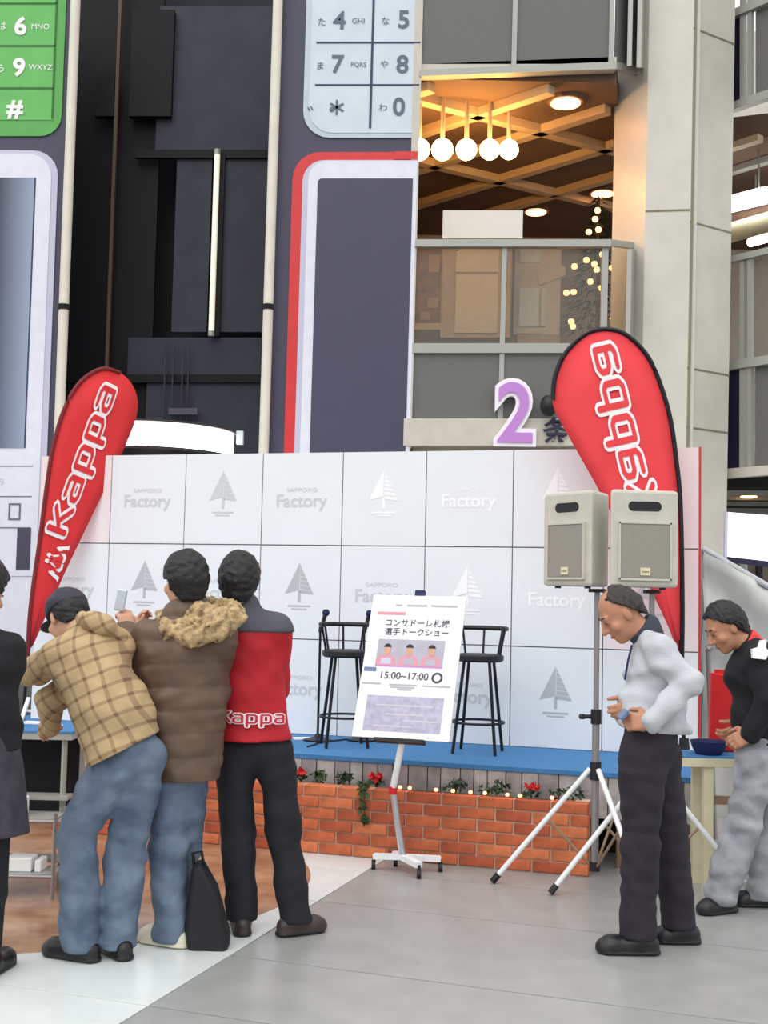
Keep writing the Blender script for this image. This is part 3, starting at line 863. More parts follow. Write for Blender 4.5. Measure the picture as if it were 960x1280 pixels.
# numeral sign
n2 = thing('floor_number', 'big purple numeral two with a white outline on the balcony slab', 'sign', at(645, 557, YF - .12))
def numeral(mb, Y, bold, th):
    vs, fs, _ = text2d('2', bold); x0, y0, x1, y1 = text2d('2', 0.0)[2]
    c = at(644, 515, Y); k = 74 * Y / FPX / (y1 - y0); kx = 42 * Y / FPX / (x1 - x0)
    n = len(vs)
    fr = [Vector((c.x + (x - (x0 + x1) / 2) * kx, Y, c.z + (y - (y0 + y1) / 2) * k)) for x, y in vs]
    mb.add(fr + [p + Vector((0, th, 0)) for p in fr], [tuple(f) for f in fs] + [tuple(i + n for i in f[::-1]) for f in fs])
    ed = {}
    for f in fs:
        for i in range(len(f)):
            e = (f[i], f[(i + 1) % len(f)]); ed[e] = 1
    for a, b in list(ed):
        if (b, a) not in ed: mb.add([fr[a], fr[b], fr[b] + Vector((0, th, 0)), fr[a] + Vector((0, th, 0))], [(0, 1, 2, 3)])
part('outline', 'white_sign', n2, numeral, YF - .13, .06, .06)
part('numeral', 'purple_sign', n2, numeral, YF - .15, .012, .03)
k2 = thing('kanji_sign', 'small dark kanji sign on the slab between numeral and red flag', 'sign', at(695, 550, YF - .08))
mb = MB(); letters(mb, '条', at(696, 538, YF - .09), (1, 0, 0), UP, height=34 * YF / FPX, bold=.02); mb.build('character', 'navy_sign', k2)
mb = MB(); c = at(686, 507, YF - .2); mb.ball(c, .12, 14, (.8, .8, 1)); mb.tube([c, c + Vector((0, .2, 0))], .03, 8)
solo(mb, 'wall_lamp', 'black_plastic', 'black ball shaped fitting at the left shoulder of the right flag', 'lamp', smooth=True)

# ---- column
xs = [(765, 13.75), (806, 13.3), (862, 13.22), (914, 13.6)]
ctop = [at(fx(x, -60), -60, Y) for x, Y in xs]
cbot = []
for (x, Y), tp in zip(xs, ctop):
    b = at(fx(x, 690), 690, Y); t_ = (0 - tp.z) / (b.z - tp.z); cbot.append(tp + (b - tp) * t_)
back = [Vector((0.45, .9, 0)), Vector((-.25, .9, 0))]
def ring(r): return [v.copy() for v in r] + [r[-1] + Vector((-.25, .75, 0)), r[0] + Vector((.25, .75, 0))]
cl = thing('column', 'tall pale beige faceted column beside the balconies', 'column', (cbot[1] + cbot[2]) / 2)
R0_, R1_ = ring(cbot), ring(ctop); n = len(R0_)
mb = MB(); mb.add(R0_ + R1_, [tuple(range(n - 1, -1, -1)), tuple(range(n, 2 * n))] + [(i, (i + 1) % n, n + (i + 1) % n, n + i) for i in range(n)])
mb.build('shaft', 'beige_column', cl)
def on_face(i, f, z):
    lo = R0_[i].lerp(R0_[i + 1], f); hi = R1_[i].lerp(R1_[i + 1], f); return lo.lerp(hi, (z - lo.z) / (hi.z - lo.z))
nrm = [(R0_[i + 1] - R0_[i]).cross(UP).normalized() for i in range(3)]
def joint(i, z):
    a, b = on_face(i, 0, z), on_face(i, 1, z); mb = MB(); mb.prism([a, b, b + UP * .02, a + UP * .02], nrm[i] * .006); mb.build('joint', 'beige_seam', cl)
for py in (36, 278, 461, 535):
    z = at(fx(862, py), py, 13.22).z; joint(2, z)
for py in (264,):
    z = at(fx(840, py), py, 13.25).z; joint(1, z)
a, b = on_face(2, .04, 0.2), on_face(2, .04, 11); mb = MB(); mb.bar(a, b, .035, .02, (0, 1, 0)); mb.build('vertical_joint', 'beige_seam', cl)
a, b = on_face(2, .10, 0.2), on_face(2, .10, 11); mb = MB(); mb.bar(a, b, .05, .03, (0, 1, 0)); mb.build('cover_strip', 'interior_pale', cl)

# ---- right wing seen past the column
wr = thing('wing_balcony', 'grey framed balcony of the right wing beyond the column', 'balcony', at(940, 600, 13.6))
w0 = at(918, 600, 13.9); wd_ = Vector((.63, -.77, 0)).normalized(); wn = Vector((-.77, -.63, 0)).normalized()
wz = lambda y: at(930, y, 13.65).z
def wpan(name, m, d0, d1, z0, z1, off=0.0, th=.05):
    a = Vector((w0.x, w0.y, 0)) + wd_ * d0 - wn * off; b = Vector((w0.x, w0.y, 0)) + wd_ * d1 - wn * off
    mb = MB(); mb.prism([a + UP * z0, b + UP * z0, b + UP * z1, a + UP * z1], wn * -th * -1); return mb.build(name, m, wr)
wpan('hand_rail', 'rail_grey', -.6, 3, wz(323), wz(315), -.03, .08)
wpan('middle_rail', 'rail_grey', -.6, 3, wz(459), wz(448), -.03, .08)
wpan('slab_edge', 'slab_beige', -.6, 3, wz(596), wz(584), -.03, .1)
wpan('upper_rail', 'rail_grey', -.6, 3, wz(132), wz(122), -.03, .1)
wpan('glass_pane', 'balcony_glass', 0.16, 3, wz(448), wz(323), .0, .012)
wpan('lower_panel', 'perforated', 0.3, 3, wz(584), wz(459), .0, .03)
wpan('dark_panel', 'navy_sign', -.6, .12, wz(584), wz(459), .0, .03)
wpan('dark_panel', 'navy_sign', -.6, .12, wz(122), wz(10), .0, .03)
wpan('upper_panel', 'perforated', .3, 3, wz(122), wz(-80), .0, .03)
wpan('top_rail', 'rail_grey', -.6, 3, wz(14), wz(4), -.03, .08)
for d0 in (.12, .22, 1.4, 2.6):
    wpan('post', 'rail_grey', d0, d0 + .055, wz(590), wz(315), -.02, .06)
    wpan('post', 'rail_grey', d0, d0 + .055, wz(125), wz(-80), -.02, .06)
# wing soffit and the fittings under it
mb = MB(); mb.prism([Vector((x, y, wz(140))) for x, y in ((4.05, 14.6), (9.3, 12.6), (9.3, 19.1), (4.05, 19.1))], (0, 0, .3)); struct(mb, 'ceiling_wing', 'ceiling_brown')
mb = MB(); mb.prism([Vector((x, y, wz(600))) for x, y in ((4.05, 14.6), (9.3, 12.8), (9.3, 19.1), (4.05, 19.1))], (0, 0, .2)); struct(mb, 'ceiling_lower', 'dark_gap')
mb = MB(); mb.box((7.6, 19.2, 5.5), (5, .15, 11)); struct(mb, 'wall_right', 'interior_pale')
for py, m in ((143, 'beam_tan'), (175, 'beam_tan'), (205, 'rail_grey')):
    z = wz(140) - .05; a = onz(905, py + (12 if py != 143 else -8), z); b = onz(975, py - (10 if py != 143 else -18), z)
    d = b - a
    if a.y < 14.3: a = a + d * ((14.3 - a.y) / d.y) if abs(d.y) > .05 else a
    if b.y < 14.3: b = a.lerp(b, .98) if b.y >= 14.3 else a + (b - a) * max(.2, (14.3 - a.y) / ((b.y - a.y) or 1))
    mb = MB(); mb.bar(a, b, .12, .08); mb.build('beam', m)['kind'] = 'structure'
def tubeobj(name, m, lab, cat, xa, ya, xb, yb, Y, r):
    t = thing(name, lab, cat, at((xa + xb) / 2, (ya + yb) / 2, Y))
    a, b = at(xa, ya, Y + .4), at(xb, yb, Y - .3)
    mb = MB(); mb.tube([a, b], r, 14); mb.build('tube', m, t, smooth=True)
    for p in (a.lerp(b, .15), a.lerp(b, .85)):
        mb = MB(); mb.tube([p + UP * r * .9, Vector((p.x, p.y, wz(140) + .05))], .012, 6); mb.build('hanger', 'rail_grey', t)
for y_ in (14.9, 15.6, 16.6, 17.8):
    mb = MB(); mb.bar(Vector((4.1, y_, wz(600) - .04)), Vector((9.2, y_ - .9, wz(600) - .04)), .08, .06); mb.build('beam', 'rail_grey')['kind'] = 'structure'
tubeobj('strip_light', 'lamp_white', 'bright white strip light right of the column', 'lamp', 902, 258, 957, 244, 15.0, .11)
tubeobj('strip_light', 'lamp_white', 'short white strip light cut by the right edge under the pipes', 'lamp', 938, 303, 985, 290, 15.4, .06)
tubeobj('ceiling_pipe', 'cream_paint', 'thick cream ceiling pipe below the strip light', 'pipe', 896, 296, 985, 270, 15.2, .13)
tubeobj('ceiling_pipe', 'stage_frame', 'thin brown ceiling pipe between strip light and cream pipe', 'pipe', 896, 277, 985, 255, 15.6, .07)
downlight(936, 618, 'small orange ceiling light above the white shop sign', wz(600), .10)
sw = thing('shop_sign', 'blank glowing white shop sign at the right edge', 'sign', at(935, 700, 12.4))
q4 = [at(906, 699, 12.6), at(985, 708, 12.2), at(985, 646, 12.2), at(907, 640, 12.6)]
mb = MB(); mb.prism(q4, (0.1, .12, 0)); mb.build('face', 'sign_glow', sw)
mb = MB(); mb.bar(q4[0] + Vector((0, -.02, 0)), q4[3] + Vector((0, -.02, 0)), .03, .05, (0, 1, 0)); mb.build('edge', 'handset_lilac', sw)
mb = MB(); mb.bar(q4[0], q4[1], .06, .06); mb.build('lower_edge', 'navy_sign', sw)
for p in (q4[0].lerp(q4[1], .2), q4[0].lerp(q4[1], .8)):
    mb = MB(); mb.tube([Vector((p.x + .1, p.y + .1, 0)), p + Vector((.1, .1, .3))], .04, 8); mb.build('post', 'rail_grey', sw)
mb = MB(); mb.box((7.6, 18.2, 1.5), (5, .15, 3.2)); struct(mb, 'wall_lower', 'interior_beige')
for (x0, y0, x1, y1, m) in ((912, 636, 928, 660, 'dark_glass'), (930, 634, 950, 660, 'window_blue'), (952, 634, 975, 660, 'dark_glass')):
    pass
sw2 = thing('shop_window', 'row of bluish shop panes just above the white shop sign', 'window', at(935, 660, 18.06))
for (x0, x1) in ((913, 926), (928, 950), (952, 985)):
    wbox('pane', 'window_blue' if x0 == 928 else 'interior_pale', x0, 634, x1, 662, 18.03, .03, sw2)
for x_ in (908, 951):
    p_ = at(x_, 660, 18.0); mb = MB(); mb.box((p_.x, 18.08, p_.z / 2), (.08, .08, p_.z)); mb.build('frame_post', 'jacket_grey', sw2)
wbox('frame', 'jacket_grey', 905, 630, 990, 664, 18.06, .1, sw2)

# ================================================================== THINGS ON AND IN FRONT OF THE STAGE
CAMN = Vector((0, -1, 0))
def smooth_poly(pts, k=3):
    """closed Catmull-Rom through pixel points"""
    out = []; n = len(pts)
    for i in range(n):
        p0, p1, p2, p3 = (Vector((*pts[(i + j - 1) % n], 0)) for j in range(4))
        for q in range(k):
            t = q / k
            v = 0.5 * ((2 * p1) + (p2 - p0) * t + (2 * p0 - 5 * p1 + 4 * p2 - p3) * t * t + (3 * p1 - p0 - 3 * p2 + p3) * t ** 3)
            out.append((v.x, v.y))
    return out
def omini(mb, o, ex, ey, k):
    """two figures sitting back to back"""
    half = [(0.02, 0.0), (0.02, .52), (.10, .70), (.03, .82), (.10, .98), (.22, .98), (.27, .84), (.20, .72), (.30, .48), (.42, .30), (.62, .62), (.70, .56), (.90, .06), (1.0, .0), (.72, -.02), (.62, .30), (.45, .04), (.30, -.04)]
    for s_ in (-1, 1):
        mb.add([o + ex * (s_ * x * k) + ey * (y * k) for x, y in half], [tuple(range(len(half)))])
def flag(name, label, outline, base_px, pole_px, hem_px, p0, n, txt0, txt1, hgt, logo_px, mirror, red, hem_m):
    t = thing(name, label, 'flag', onplane(*base_px, p0, n))
    pp = lambda x, y: onplane(x, y, p0, n)
    pts = [pp(x, y) for x, y in smooth_poly(outline)]
    c = sum(pts, Vector()) / len(pts)
    # slightly billowed cloth: outline, two inner rings, centre
    m_ = len(pts); vs = []
    for q, sag in ((1, 0), (.66, .006), (.33, .010)):
        vs += [c + (p - c) * q + n * sag for p in pts]
    vs.append(c + n * .011)
    fs = [(r * m_ + i, r * m_ + (i + 1) % m_, (r + 1) * m_ + (i + 1) % m_, (r + 1) * m_ + i) for r in range(2) for i in range(m_)] + [(2 * m_ + i, 2 * m_ + (i + 1) % m_, 3 * m_) for i in range(m_)]
    mb = MB(); mb.add(vs, fs)
    cl_ = mb.build('cloth', red, t, smooth=True)
    s_ = cl_.modifiers.new('thick', 'SOLIDIFY'); s_.thickness = .004; s_.offset = 0
    hem = [pp(x, y) for x, y in hem_px]
    q_ = [hem[0]] + hem + [hem[-1]]
    hem = [.5 * (2 * q_[i] + (q_[i + 1] - q_[i - 1]) * t_ + (2 * q_[i - 1] - 5 * q_[i] + 4 * q_[i + 1] - q_[i + 2]) * t_ * t_ + (3 * q_[i] - q_[i - 1] - 3 * q_[i + 1] + q_[i + 2]) * t_ ** 3) for i in range(1, len(q_) - 2) for t_ in (0, .2, .4, .6, .8)] + [hem[-1]]
    mb = MB(); mb.tube(hem, .016, 8); mb.build('sleeve', hem_m, t, smooth=True)
    mb = MB(); mb.tube([pp(x, y) for x, y in pole_px], .013, 8); mb.build('pole', 'black_metal', t, smooth=True)
    b = pp(*base_px); mb = MB()
    mb.lathe((b.x, b.y, b.z), [(.17, 0), (.17, .02), (.04, .04), (.03, .14)], 20); mb.build('base', 'black_plastic', t)
    a, b = pp(*txt0), pp(*txt1)
    ex = (b - a).normalized(); ey = n.cross(ex)
    if mirror: ey = -ey
    L = (b - a).length
    lift = n * .018
    for w_, up_, nm_, m2_ in ((.46, 0, 'lettering_outline', 'white_print'), (.21, .004, 'lettering', red)):
        mb = MB()
        for i_, q in enumerate(stroke_word('Kappa', w_)): mb.add([(a + b) / 2 + lift + n * (up_ + i_ * .00008) + ex * (x * L) + ey * (y * hgt) for x, y in q], [tuple(range(len(q)))])
        mb.build(nm_, m2_, cl_)
    lo = pp(*logo_px) + lift
    mb = MB(); omini(mb, lo - ey * hgt * .8, ex, ey, hgt * 1.45); mb.build('emblem_outline', 'white_print', cl_)
    mb = MB(); omini(mb, lo - ey * hgt * .62 + n * .004, ex, ey, hgt * 1.0); mb.build('emblem', red, cl_)
    return t
# left flag turned about 40 degrees, right flag nearly face on and seen from behind
bl_ = S(-3.1, .86, SZ)
nl = Vector((math.sin(math.radians(38)), -math.cos(math.radians(38)), 0))
flag('teardrop_flag', 'red teardrop flag at the left end of the backdrop, lettering reading upwards',
     [(37, 812), (35, 770), (42, 720), (50, 670), (58, 610), (66, 560), (80, 512), (100, 478), (127, 461), (152, 467), (168, 486), (172, 512), (162, 545), (140, 592), (110, 655), (80, 718), (55, 775)],
     (26, 945), [(26, 945), (31, 870), (37, 800)], [(34, 830), (38, 760), (50, 672), (58, 610), (66, 560), (80, 512), (100, 478), (127, 461), (150, 466)], bl_, nl,
     (73, 664), (135, 488), .105, (66, 700), False, 'flag_red', 'flag_dark')
br_ = Vector((1.96, 7.86, SZ))
nr = Vector((-.10, -1, 0)).normalized()
flag('teardrop_flag', 'red teardrop flag behind the loudspeakers, lettering mirrored',
     [(849, 815), (852, 770), (853, 700), (850, 640), (846, 580), (836, 515), (815, 455), (790, 424), (765, 412), (735, 416), (708, 440), (694, 470), (691, 505), (705, 535), (745, 606), (782, 675), (815, 740), (836, 785)],
     (855, 950), [(855, 950), (854, 880), (851, 800)], [(852, 840), (853, 760), (851, 640), (846, 580), (836, 515), (815, 455), (790, 424), (765, 412), (735, 416), (708, 440), (694, 470), (691, 500)], br_, nr,
     (803, 640), (753, 437), .125, (818, 700), True, 'flag_rose', 'black_metal')

# ---- bar stools on the stage
def make_stool():
    t = thing('bar_stool', '', 'stool', (0, 0, 0), 'bar stools on the stage')
    mb = MB(); mb.lathe((0, 0, .60), [(.15, 0), (.165, .012), (.165, .04), (.15, .05)], 24); mb.build('seat', 'black_plastic', t, local=True)
    for k in range(4):
        a = math.radians(45 + 90 * k)
        mb = MB(); mb.tube([(.12 * math.cos(a), .12 * math.sin(a), .60), (.20 * math.cos(a), .20 * math.sin(a), 0)], .011, 8); mb.build('leg', 'black_metal', t, local=True)
    rg = [(.172 * math.cos(2 * math.pi * k / 24), .172 * math.sin(2 * math.pi * k / 24), .2) for k in range(25)]
    mb = MB(); mb.tube(rg, .009, 6); mb.build('foot_ring', 'black_metal', t, local=True)
    ar = [(.18 * math.cos(math.radians(-20 + 220 * k / 14)), .18 * math.sin(math.radians(-20 + 220 * k / 14)), .82) for k in range(15)]
    mb = MB(); mb.tube(ar, .016, 8); mb.build('back_rail', 'black_plastic', t, local=True)
    for a in (-10, 40, 90, 140, 190):
        a = math.radians(a); mb = MB(); mb.tube([(.145 * math.cos(a), .145 * math.sin(a), .64), (.178 * math.cos(a), .178 * math.sin(a), .815)], .008, 6); mb.build('spindle', 'black_metal', t, local=True)
    return t
s1 = make_stool(); s2 = copy_tree(s1)
p = onz(430, 933, SZ); s1.location = (p.x, p.y, SZ + .004); s1.rotation_euler.z = math.radians(10)
relabel(s1, 'black bar stool left of the poster, next to the microphone stands')
p = onz(597, 941, SZ); s2.location = (p.x, p.y, SZ + .004); s2.rotation_euler.z = math.radians(-15)
relabel(s2, 'black bar stool right of the poster')
# ---- microphone stands
def make_mic():
    t = thing('microphone_stand', '', 'microphone stand', (0, 0, 0), 'microphone stands on the stage')
    mb = MB(); mb.lathe((0, 0, 0), [(.10, 0), (.10, .012), (.03, .03), (.014, .05)], 20); mb.build('base', 'black_metal', t, local=True)
    mb = MB(); mb.tube([(0, 0, .03), (0, 0, .78)], .009, 8); mb.build('pole', 'black_metal', t, local=True)
    mb = MB(); mb.tube([(0, 0, .76), (.005, 0, .80)], .016, 8); mb.build('clip', 'black_plastic', t, local=True)
    mb = MB(); mb.tube([(.004, 0, .77), (.03, 0, .88)], [.011, .016], 8); mb.build('microphone_body', 'black_plastic', t, local=True)
    mb = MB(); mb.ball((.036, 0, .90), .027, 12); mb.build('microphone_head', 'navy_cloth', t, smooth=True, local=True)
    return t
m1 = make_mic(); m2 = copy_tree(m1)
p = onz(397, 926, SZ); m1.location = (p.x, p.y, SZ); relabel(m1, 'black microphone stand left of the first bar stool')
p = onz(452, 926, SZ); m2.location = (p.x, p.y, SZ); relabel(m2, 'black microphone stand just behind the bar stool beside the poster')
# cable and a sheet of paper lying on the stage
cb = MB(); pts = [onz(x, y, SZ + .008) for x, y in ((384, 933), (392, 931), (398, 928), (415, 926), (434, 924), (452, 927))]
cb.tube(pts, .006, 6); solo(cb, 'cable', 'black_plastic', 'thin black cable trailing from the microphone stands over the blue stage', 'cable')
pm = MB(); c = onz(381, 924, SZ); pm.box((c.x, c.y, SZ + .006), (.16, .10, .008), Matrix.Rotation(.3, 3, 'Z')); solo(pm, 'paper_sheet', 'paper', 'white sheet of paper lying on the stage by the microphone stands', 'paper')

# ---- poster easel
eb = onz(500, 1074)
EZ = Vector((eb.x + .01, 7.12, 0))
ea = thing('poster_stand', 'white wheeled stand holding the tilted white event poster', 'stand', EZ)
for d, lab in ((Vector((-.17, .05, 0)), 1), (Vector((.22, .02, 0)), 1), (Vector((-.04, .14, 0)), 0), (Vector((.09, -.16, 0)), 0)):
    e_ = EZ + d
    mb = MB(); mb.bar(EZ + UP * .085, e_ + UP * .075, .045, .03); mb.build('foot_bar', 'white_paint', ea)
    mb = MB(); mb.tube([e_ + Vector((-.012, 0, .026)), e_ + Vector((.012, 0, .026))], .026, 14); mb.build('castor', 'black_plastic', ea)
    mb = MB(); mb.tube([e_ + UP * .03, e_ + UP * .075], .009, 8); mb.build('castor_stem', 'black_plastic', ea)
th_, ph_ = math.radians(18), math.radians(23)
bn = Vector((-math.sin(th_), -math.cos(th_), 0))
bx = Vector((math.cos(th_), -math.sin(th_), 0))
by = (UP * math.cos(ph_) - bn * math.sin(ph_)).normalized()
bnn = bx.cross(by).normalized()
if bnn.y > 0: bnn = -bnn
pb = onplane(500, 924, Vector((0, 6.98, 0)), Vector((0, 1, 0)))       # middle of the poster's lower edge
W_, H_ = .585, .895
j1 = at(491, 987, 7.10); j0 = EZ + UP * .085
mb = MB(); mb.tube([j0, at(497, 1030, 7.11), j1], .021, 10); mb.build('lower_post', 'steel', ea, smooth=True)
mb = MB(); mb.tube([j1, pb - bnn * .04 - by * .03, pb - bnn * .04 + by * (H_ + .02)], .019, 10); mb.build('upper_post', 'white_paint', ea, smooth=True)
mb = MB(); mb.tube([j1 - UP * .025, j1 + UP * .02], .025, 10); mb.build('joint', 'red_box', ea)
mb = MB(); tp = pb + by * (H_ + .018) - bnn * .005; mb.box(tp, (.06, .03, .035), Matrix((bx, -bnn, by)).transposed()); mb.build('clip', 'navy_cloth', ea)
mb = MB(); mb.box(pb - bnn * -.0 - by * .012, (.30, .05, .02), Matrix((bx, -bnn, by)).transposed()); mb.build('ledge', 'black_metal', ea)
po = thing('event_poster', 'white event poster with a photo of three people and japanese headline', 'poster', pb)
PR = Matrix((bx, -bnn, by)).transposed()
mb = MB(); mb.box(pb + by * H_ / 2 + bnn * .0, (W_, .012, H_), PR); mb.build('board', 'paper', po)
def pz(u, v): return pb + bx * (u * W_ - W_ / 2) + by * (v * H_)         # u, v run 0..1 over the sheet
def prect(name, m, u0, v0, u1, v1, lift, parent=po):
    mb = MB(); mb.prism([pz(u0, v0) + bnn * .006, pz(u1, v0) + bnn * .006, pz(u1, v1) + bnn * .006, pz(u0, v1) + bnn * .006], bnn * lift); return mb.build(name, m, parent)
def pword(s, u, v, wd, m, bold=0.0, name='lettering', hgt=None):
    mb = MB(); letters(mb, s, pz(u, v) + bnn * .0085, bx, by, width=wd * W_, height=hgt and hgt * H_, bold=bold); return mb.build(name, m, po)
for u0, u1 in ((.26, .33), (.38, .60), (.64, .92)):
    prect('print_line', 'ink_grey', u0, .918, u1, .934, .0012)
prect('headline_bar', 'ink_pink', .07, .855, .38, .877, .0015)
pword('コンサドーレ札幌', .52, .80, .68, 'ink_dark', .012)
pword('選手トークショー', .52, .735, .68, 'ink_dark', .012)
ph = prect('photograph', 'photo_grey', .13, .49, .84, .68, .0015)
for k in range(3):
    u = .24 + .235 * k
    o = pz(u, .495) + bnn * .0082
    K = H_
    mb = MB(); mb.add([o + bx * x * K + by * y * K for x, y in ((-.07, 0), (-.062, .05), (-.035, .072), (.035, .072), (.062, .05), (.07, 0))], [(0, 1, 2, 3, 4, 5)]); mb.build('printed_shirt', 'ink_pink', ph)
    mb = MB(); mb.add([o + bnn * .0008 + bx * x * K + by * y * K for x, y in ((-.038, .008), (.038, .008), (.034, .05), (-.034, .05))], [(0, 1, 2, 3)]); mb.build('printed_shirt_front', 'photo_grey' if k else 'handset_lilac', ph)
    mb = MB(); mb.add([o + bnn * .001 + bx * (.024 * math.cos(a) * K) + by * ((.108 + .036 * math.sin(a)) * K) for a in [2 * math.pi * q / 14 for q in range(14)]], [tuple(range(14))]); mb.build('printed_face', 'skin', ph)
    mb = MB(); mb.add([o + bnn * .0016 + bx * (.026 * math.cos(a) * K) + by * ((.126 + .026 * math.sin(a)) * K) for a in [math.pi * q / 9 for q in range(10)]], [tuple(range(10))]); mb.build('printed_hair', 'hair', ph)
prect('base_band', 'purple_sign', .13, .485, .84, .497, .0018, ph)
prect('date_tag', 'phone_blue', .02, .448, .15, .478, .0015)
pword('15:00~17:00', .46, .425, .50, 'ink_dark', .012)
mb = MB(); c = pz(.80, .42) + bnn * .0085
mb.add([c + (bx * math.cos(a) + by * math.sin(a)) * r_ for a in [2 * math.pi * q / 20 for q in range(20)] for r_ in (.034, .021)], [(2 * q, (2 * q + 2) % 40, (2 * q + 3) % 40, 2 * q + 1) for q in range(20)]); mb.build('round_emblem', 'ink_dark', po)
for v, u0, u1 in ((.365, .02, .22), (.362, .31, .60), (.345, .33, .58), (.362, .66, .95), (.330, .40, .55)):
    prect('print_line', 'ink_grey', u0, v - .006, u1, v + .006, .0012)
mp_ = prect('map_picture', 'map_lilac', .10, .045, .90, .285, .0015)
for v, u0, u1 in ((.16, .32, .72), (.12, .5, .85), (.22, .2, .8), (.08, .2, .6)):
    prect('map_line', 'map_lines', u0, v - .004, u1, v + .004, .0022, mp_)

# ---- loudspeakers on tripod stands
def make_stand(h):
    t = thing('speaker_stand', '', 'speaker stand', (0, 0, 0), 'tripod speaker stands')
    mb = MB(); mb.tube([(0, 0, .12), (0, 0, .95)], .021, 12); mb.build('lower_tube', 'steel_pole', t, smooth=True, local=True)
    mb = MB(); mb.tube([(0, 0, .90), (0, 0, h)], .016, 12); mb.build('upper_tube', 'steel_pole', t, smooth=True, local=True)
    mb = MB(); mb.tube([(0, 0, .91), (0, 0, .99)], .03, 12); mb.build('collar', 'black_plastic', t, local=True)
    mb = MB(); mb.tube([(-.02, 0, .95), (-.07, -.01, .95)], .012, 8); mb.ball((-.08, -.01, .95), .02, 8); mb.build('knob', 'black_plastic', t, local=True)
    mb = MB(); mb.tube([(0, 0, .60), (0, 0, .70)], .032, 12); mb.build('hub', 'black_plastic', t, local=True)
    mb = MB(); mb.tube([(0, 0, .10), (0, 0, .15)], .03, 12); mb.build('lower_hub', 'black_plastic', t, local=True)
    mb = MB(); mb.lathe((0, 0, h - .02), [(.05, 0), (.05, .02)], 14); mb.build('top_plate', 'black_plastic', t, local=True)
    return t
def stand_legs(t, angs, R_=.55):
    for a in angs:
        a = math.radians(a); e_ = Vector((R_ * math.cos(a), R_ * math.sin(a), .03)); h_ = Vector((.03 * math.cos(a), .03 * math.sin(a), .66))
        mb = MB(); mb.tube([h_, e_], .0145, 10); lg = mb.build('leg', 'white_paint', t, smooth=True, local=True)
        mb = MB(); mb.tube([e_ + (e_ - h_).normalized() * -.03, e_ + (e_ - h_).normalized() * .025], .019, 8); mb.build('rubber_foot', 'black_plastic', lg, local=True)
        md = h_.lerp(e_, .45)
        mb = MB(); mb.tube([(0.02 * math.cos(a), .02 * math.sin(a), .125), md], .008, 6); mb.build('brace', 'stage_frame', t, local=True)
bz = at(745, 736, 6.75).z
st1 = make_stand(bz); stand_legs(st1, (172, 55, 290)); 
c = at(745, 900, 6.80); st1.location = (c.x, 6.80, 0)
relabel(st1, 'left tripod speaker stand, its long silver leg in front of the bricks')
st2 = make_stand(bz); stand_legs(st2, (188, 350, 62), .55)
c = at(814, 900, 6.72); st2.location = (c.x, 6.72, 0)
relabel(st2, 'right tripod speaker stand behind the man in the grey sweater')
def make_speaker(wd, dp, hh):
    t = thing('loudspeaker', '', 'loudspeaker', (0, 0, 0), 'loudspeakers on the tripod stands')
    # tapering box, front at -Y
    def lp(z): return [(-wd / 2, -dp / 2, z), (wd / 2, -dp / 2, z), (wd / 2 * .45, dp / 2, z), (-wd / 2 * .45, dp / 2, z)]
    mb = MB(); mb.add(lp(0) + lp(hh), [(3, 2, 1, 0), (4, 5, 6, 7), (0, 1, 5, 4), (1, 2, 6, 5), (2, 3, 7, 6), (3, 0, 4, 7)]); b = mb.build('cabinet', 'speaker_shell', t, local=True, bevel=.018)
    f = -dp / 2
    mb = MB(); mb.box((0, f - .004, hh * .37), (wd * .72, .016, hh * .56)); mb.build('grille', 'speaker_grille', t, local=True, bevel=.006)
    mb = MB()
    for x in (-wd * .37, wd * .37): mb.box((x, f - .006, hh * .37), (.012, .02, hh * .59))
    for z in (hh * .37 - hh * .29, hh * .37 + hh * .29): mb.box((0, f - .006, z), (wd * .76, .02, .012))
    mb.build('grille_frame', 'speaker_shell', t, local=True)
    sl_ = []
    for k in range(24):
        a = 2 * math.pi * k / 24; sl_.append((wd * .17 * (1 if math.cos(a) >= 0 else -1) + .027 * math.cos(a), f - .003, hh * .83 + .027 * math.sin(a)))
    mb = MB(); mb.prism(sl_, (0, .02, 0)); mb.build('horn_slot', 'black_plastic', t, local=True)
    so_ = []
    for k in range(24):
        a = 2 * math.pi * k / 24; so_.append((wd * .19 * (1 if math.cos(a) >= 0 else -1) + .042 * math.cos(a), f - .001, hh * .83 + .042 * math.sin(a)))
    mb = MB(); mb.prism(so_, (0, .02, 0)); mb.build('slot_bezel', 'speaker_shell', t, local=True)
    mb = MB(); mb.box((0, f - .014, hh * .16), (.055, .008, .042)); mb.build('badge', 'cream_paint', t, local=True)
    mb = MB(); mb.box((0, f - .019, hh * .16), (.04, .004, .006)); mb.build('badge_line', 'speaker_grille', t, local=True)
    for x in (-wd * .3, wd * .3):
        mb = MB(); mb.lathe((x, f * .6, -.012), [(.018, 0), (.018, .014)], 10); mb.build('foot', 'black_plastic', t, local=True)
    return t
sp1 = make_speaker(.39, .25, .535); sp2 = copy_tree(sp1)
ca = at(724, 737, 6.78); sp1.location = (at(721.5, 680, 6.85).x + .03, 6.85, bz + .012); sp1.rotation_euler.z = math.radians(-54)
relabel(sp1, 'beige loudspeaker turned to the left, on the left tripod stand')
cb_ = at(797, 733, 6.70); sp2.location = (cb_.x, 6.70, bz + .012); sp2.rotation_euler.z = math.radians(5)
relabel(sp2, 'beige loudspeaker facing the camera in front of the right flag')

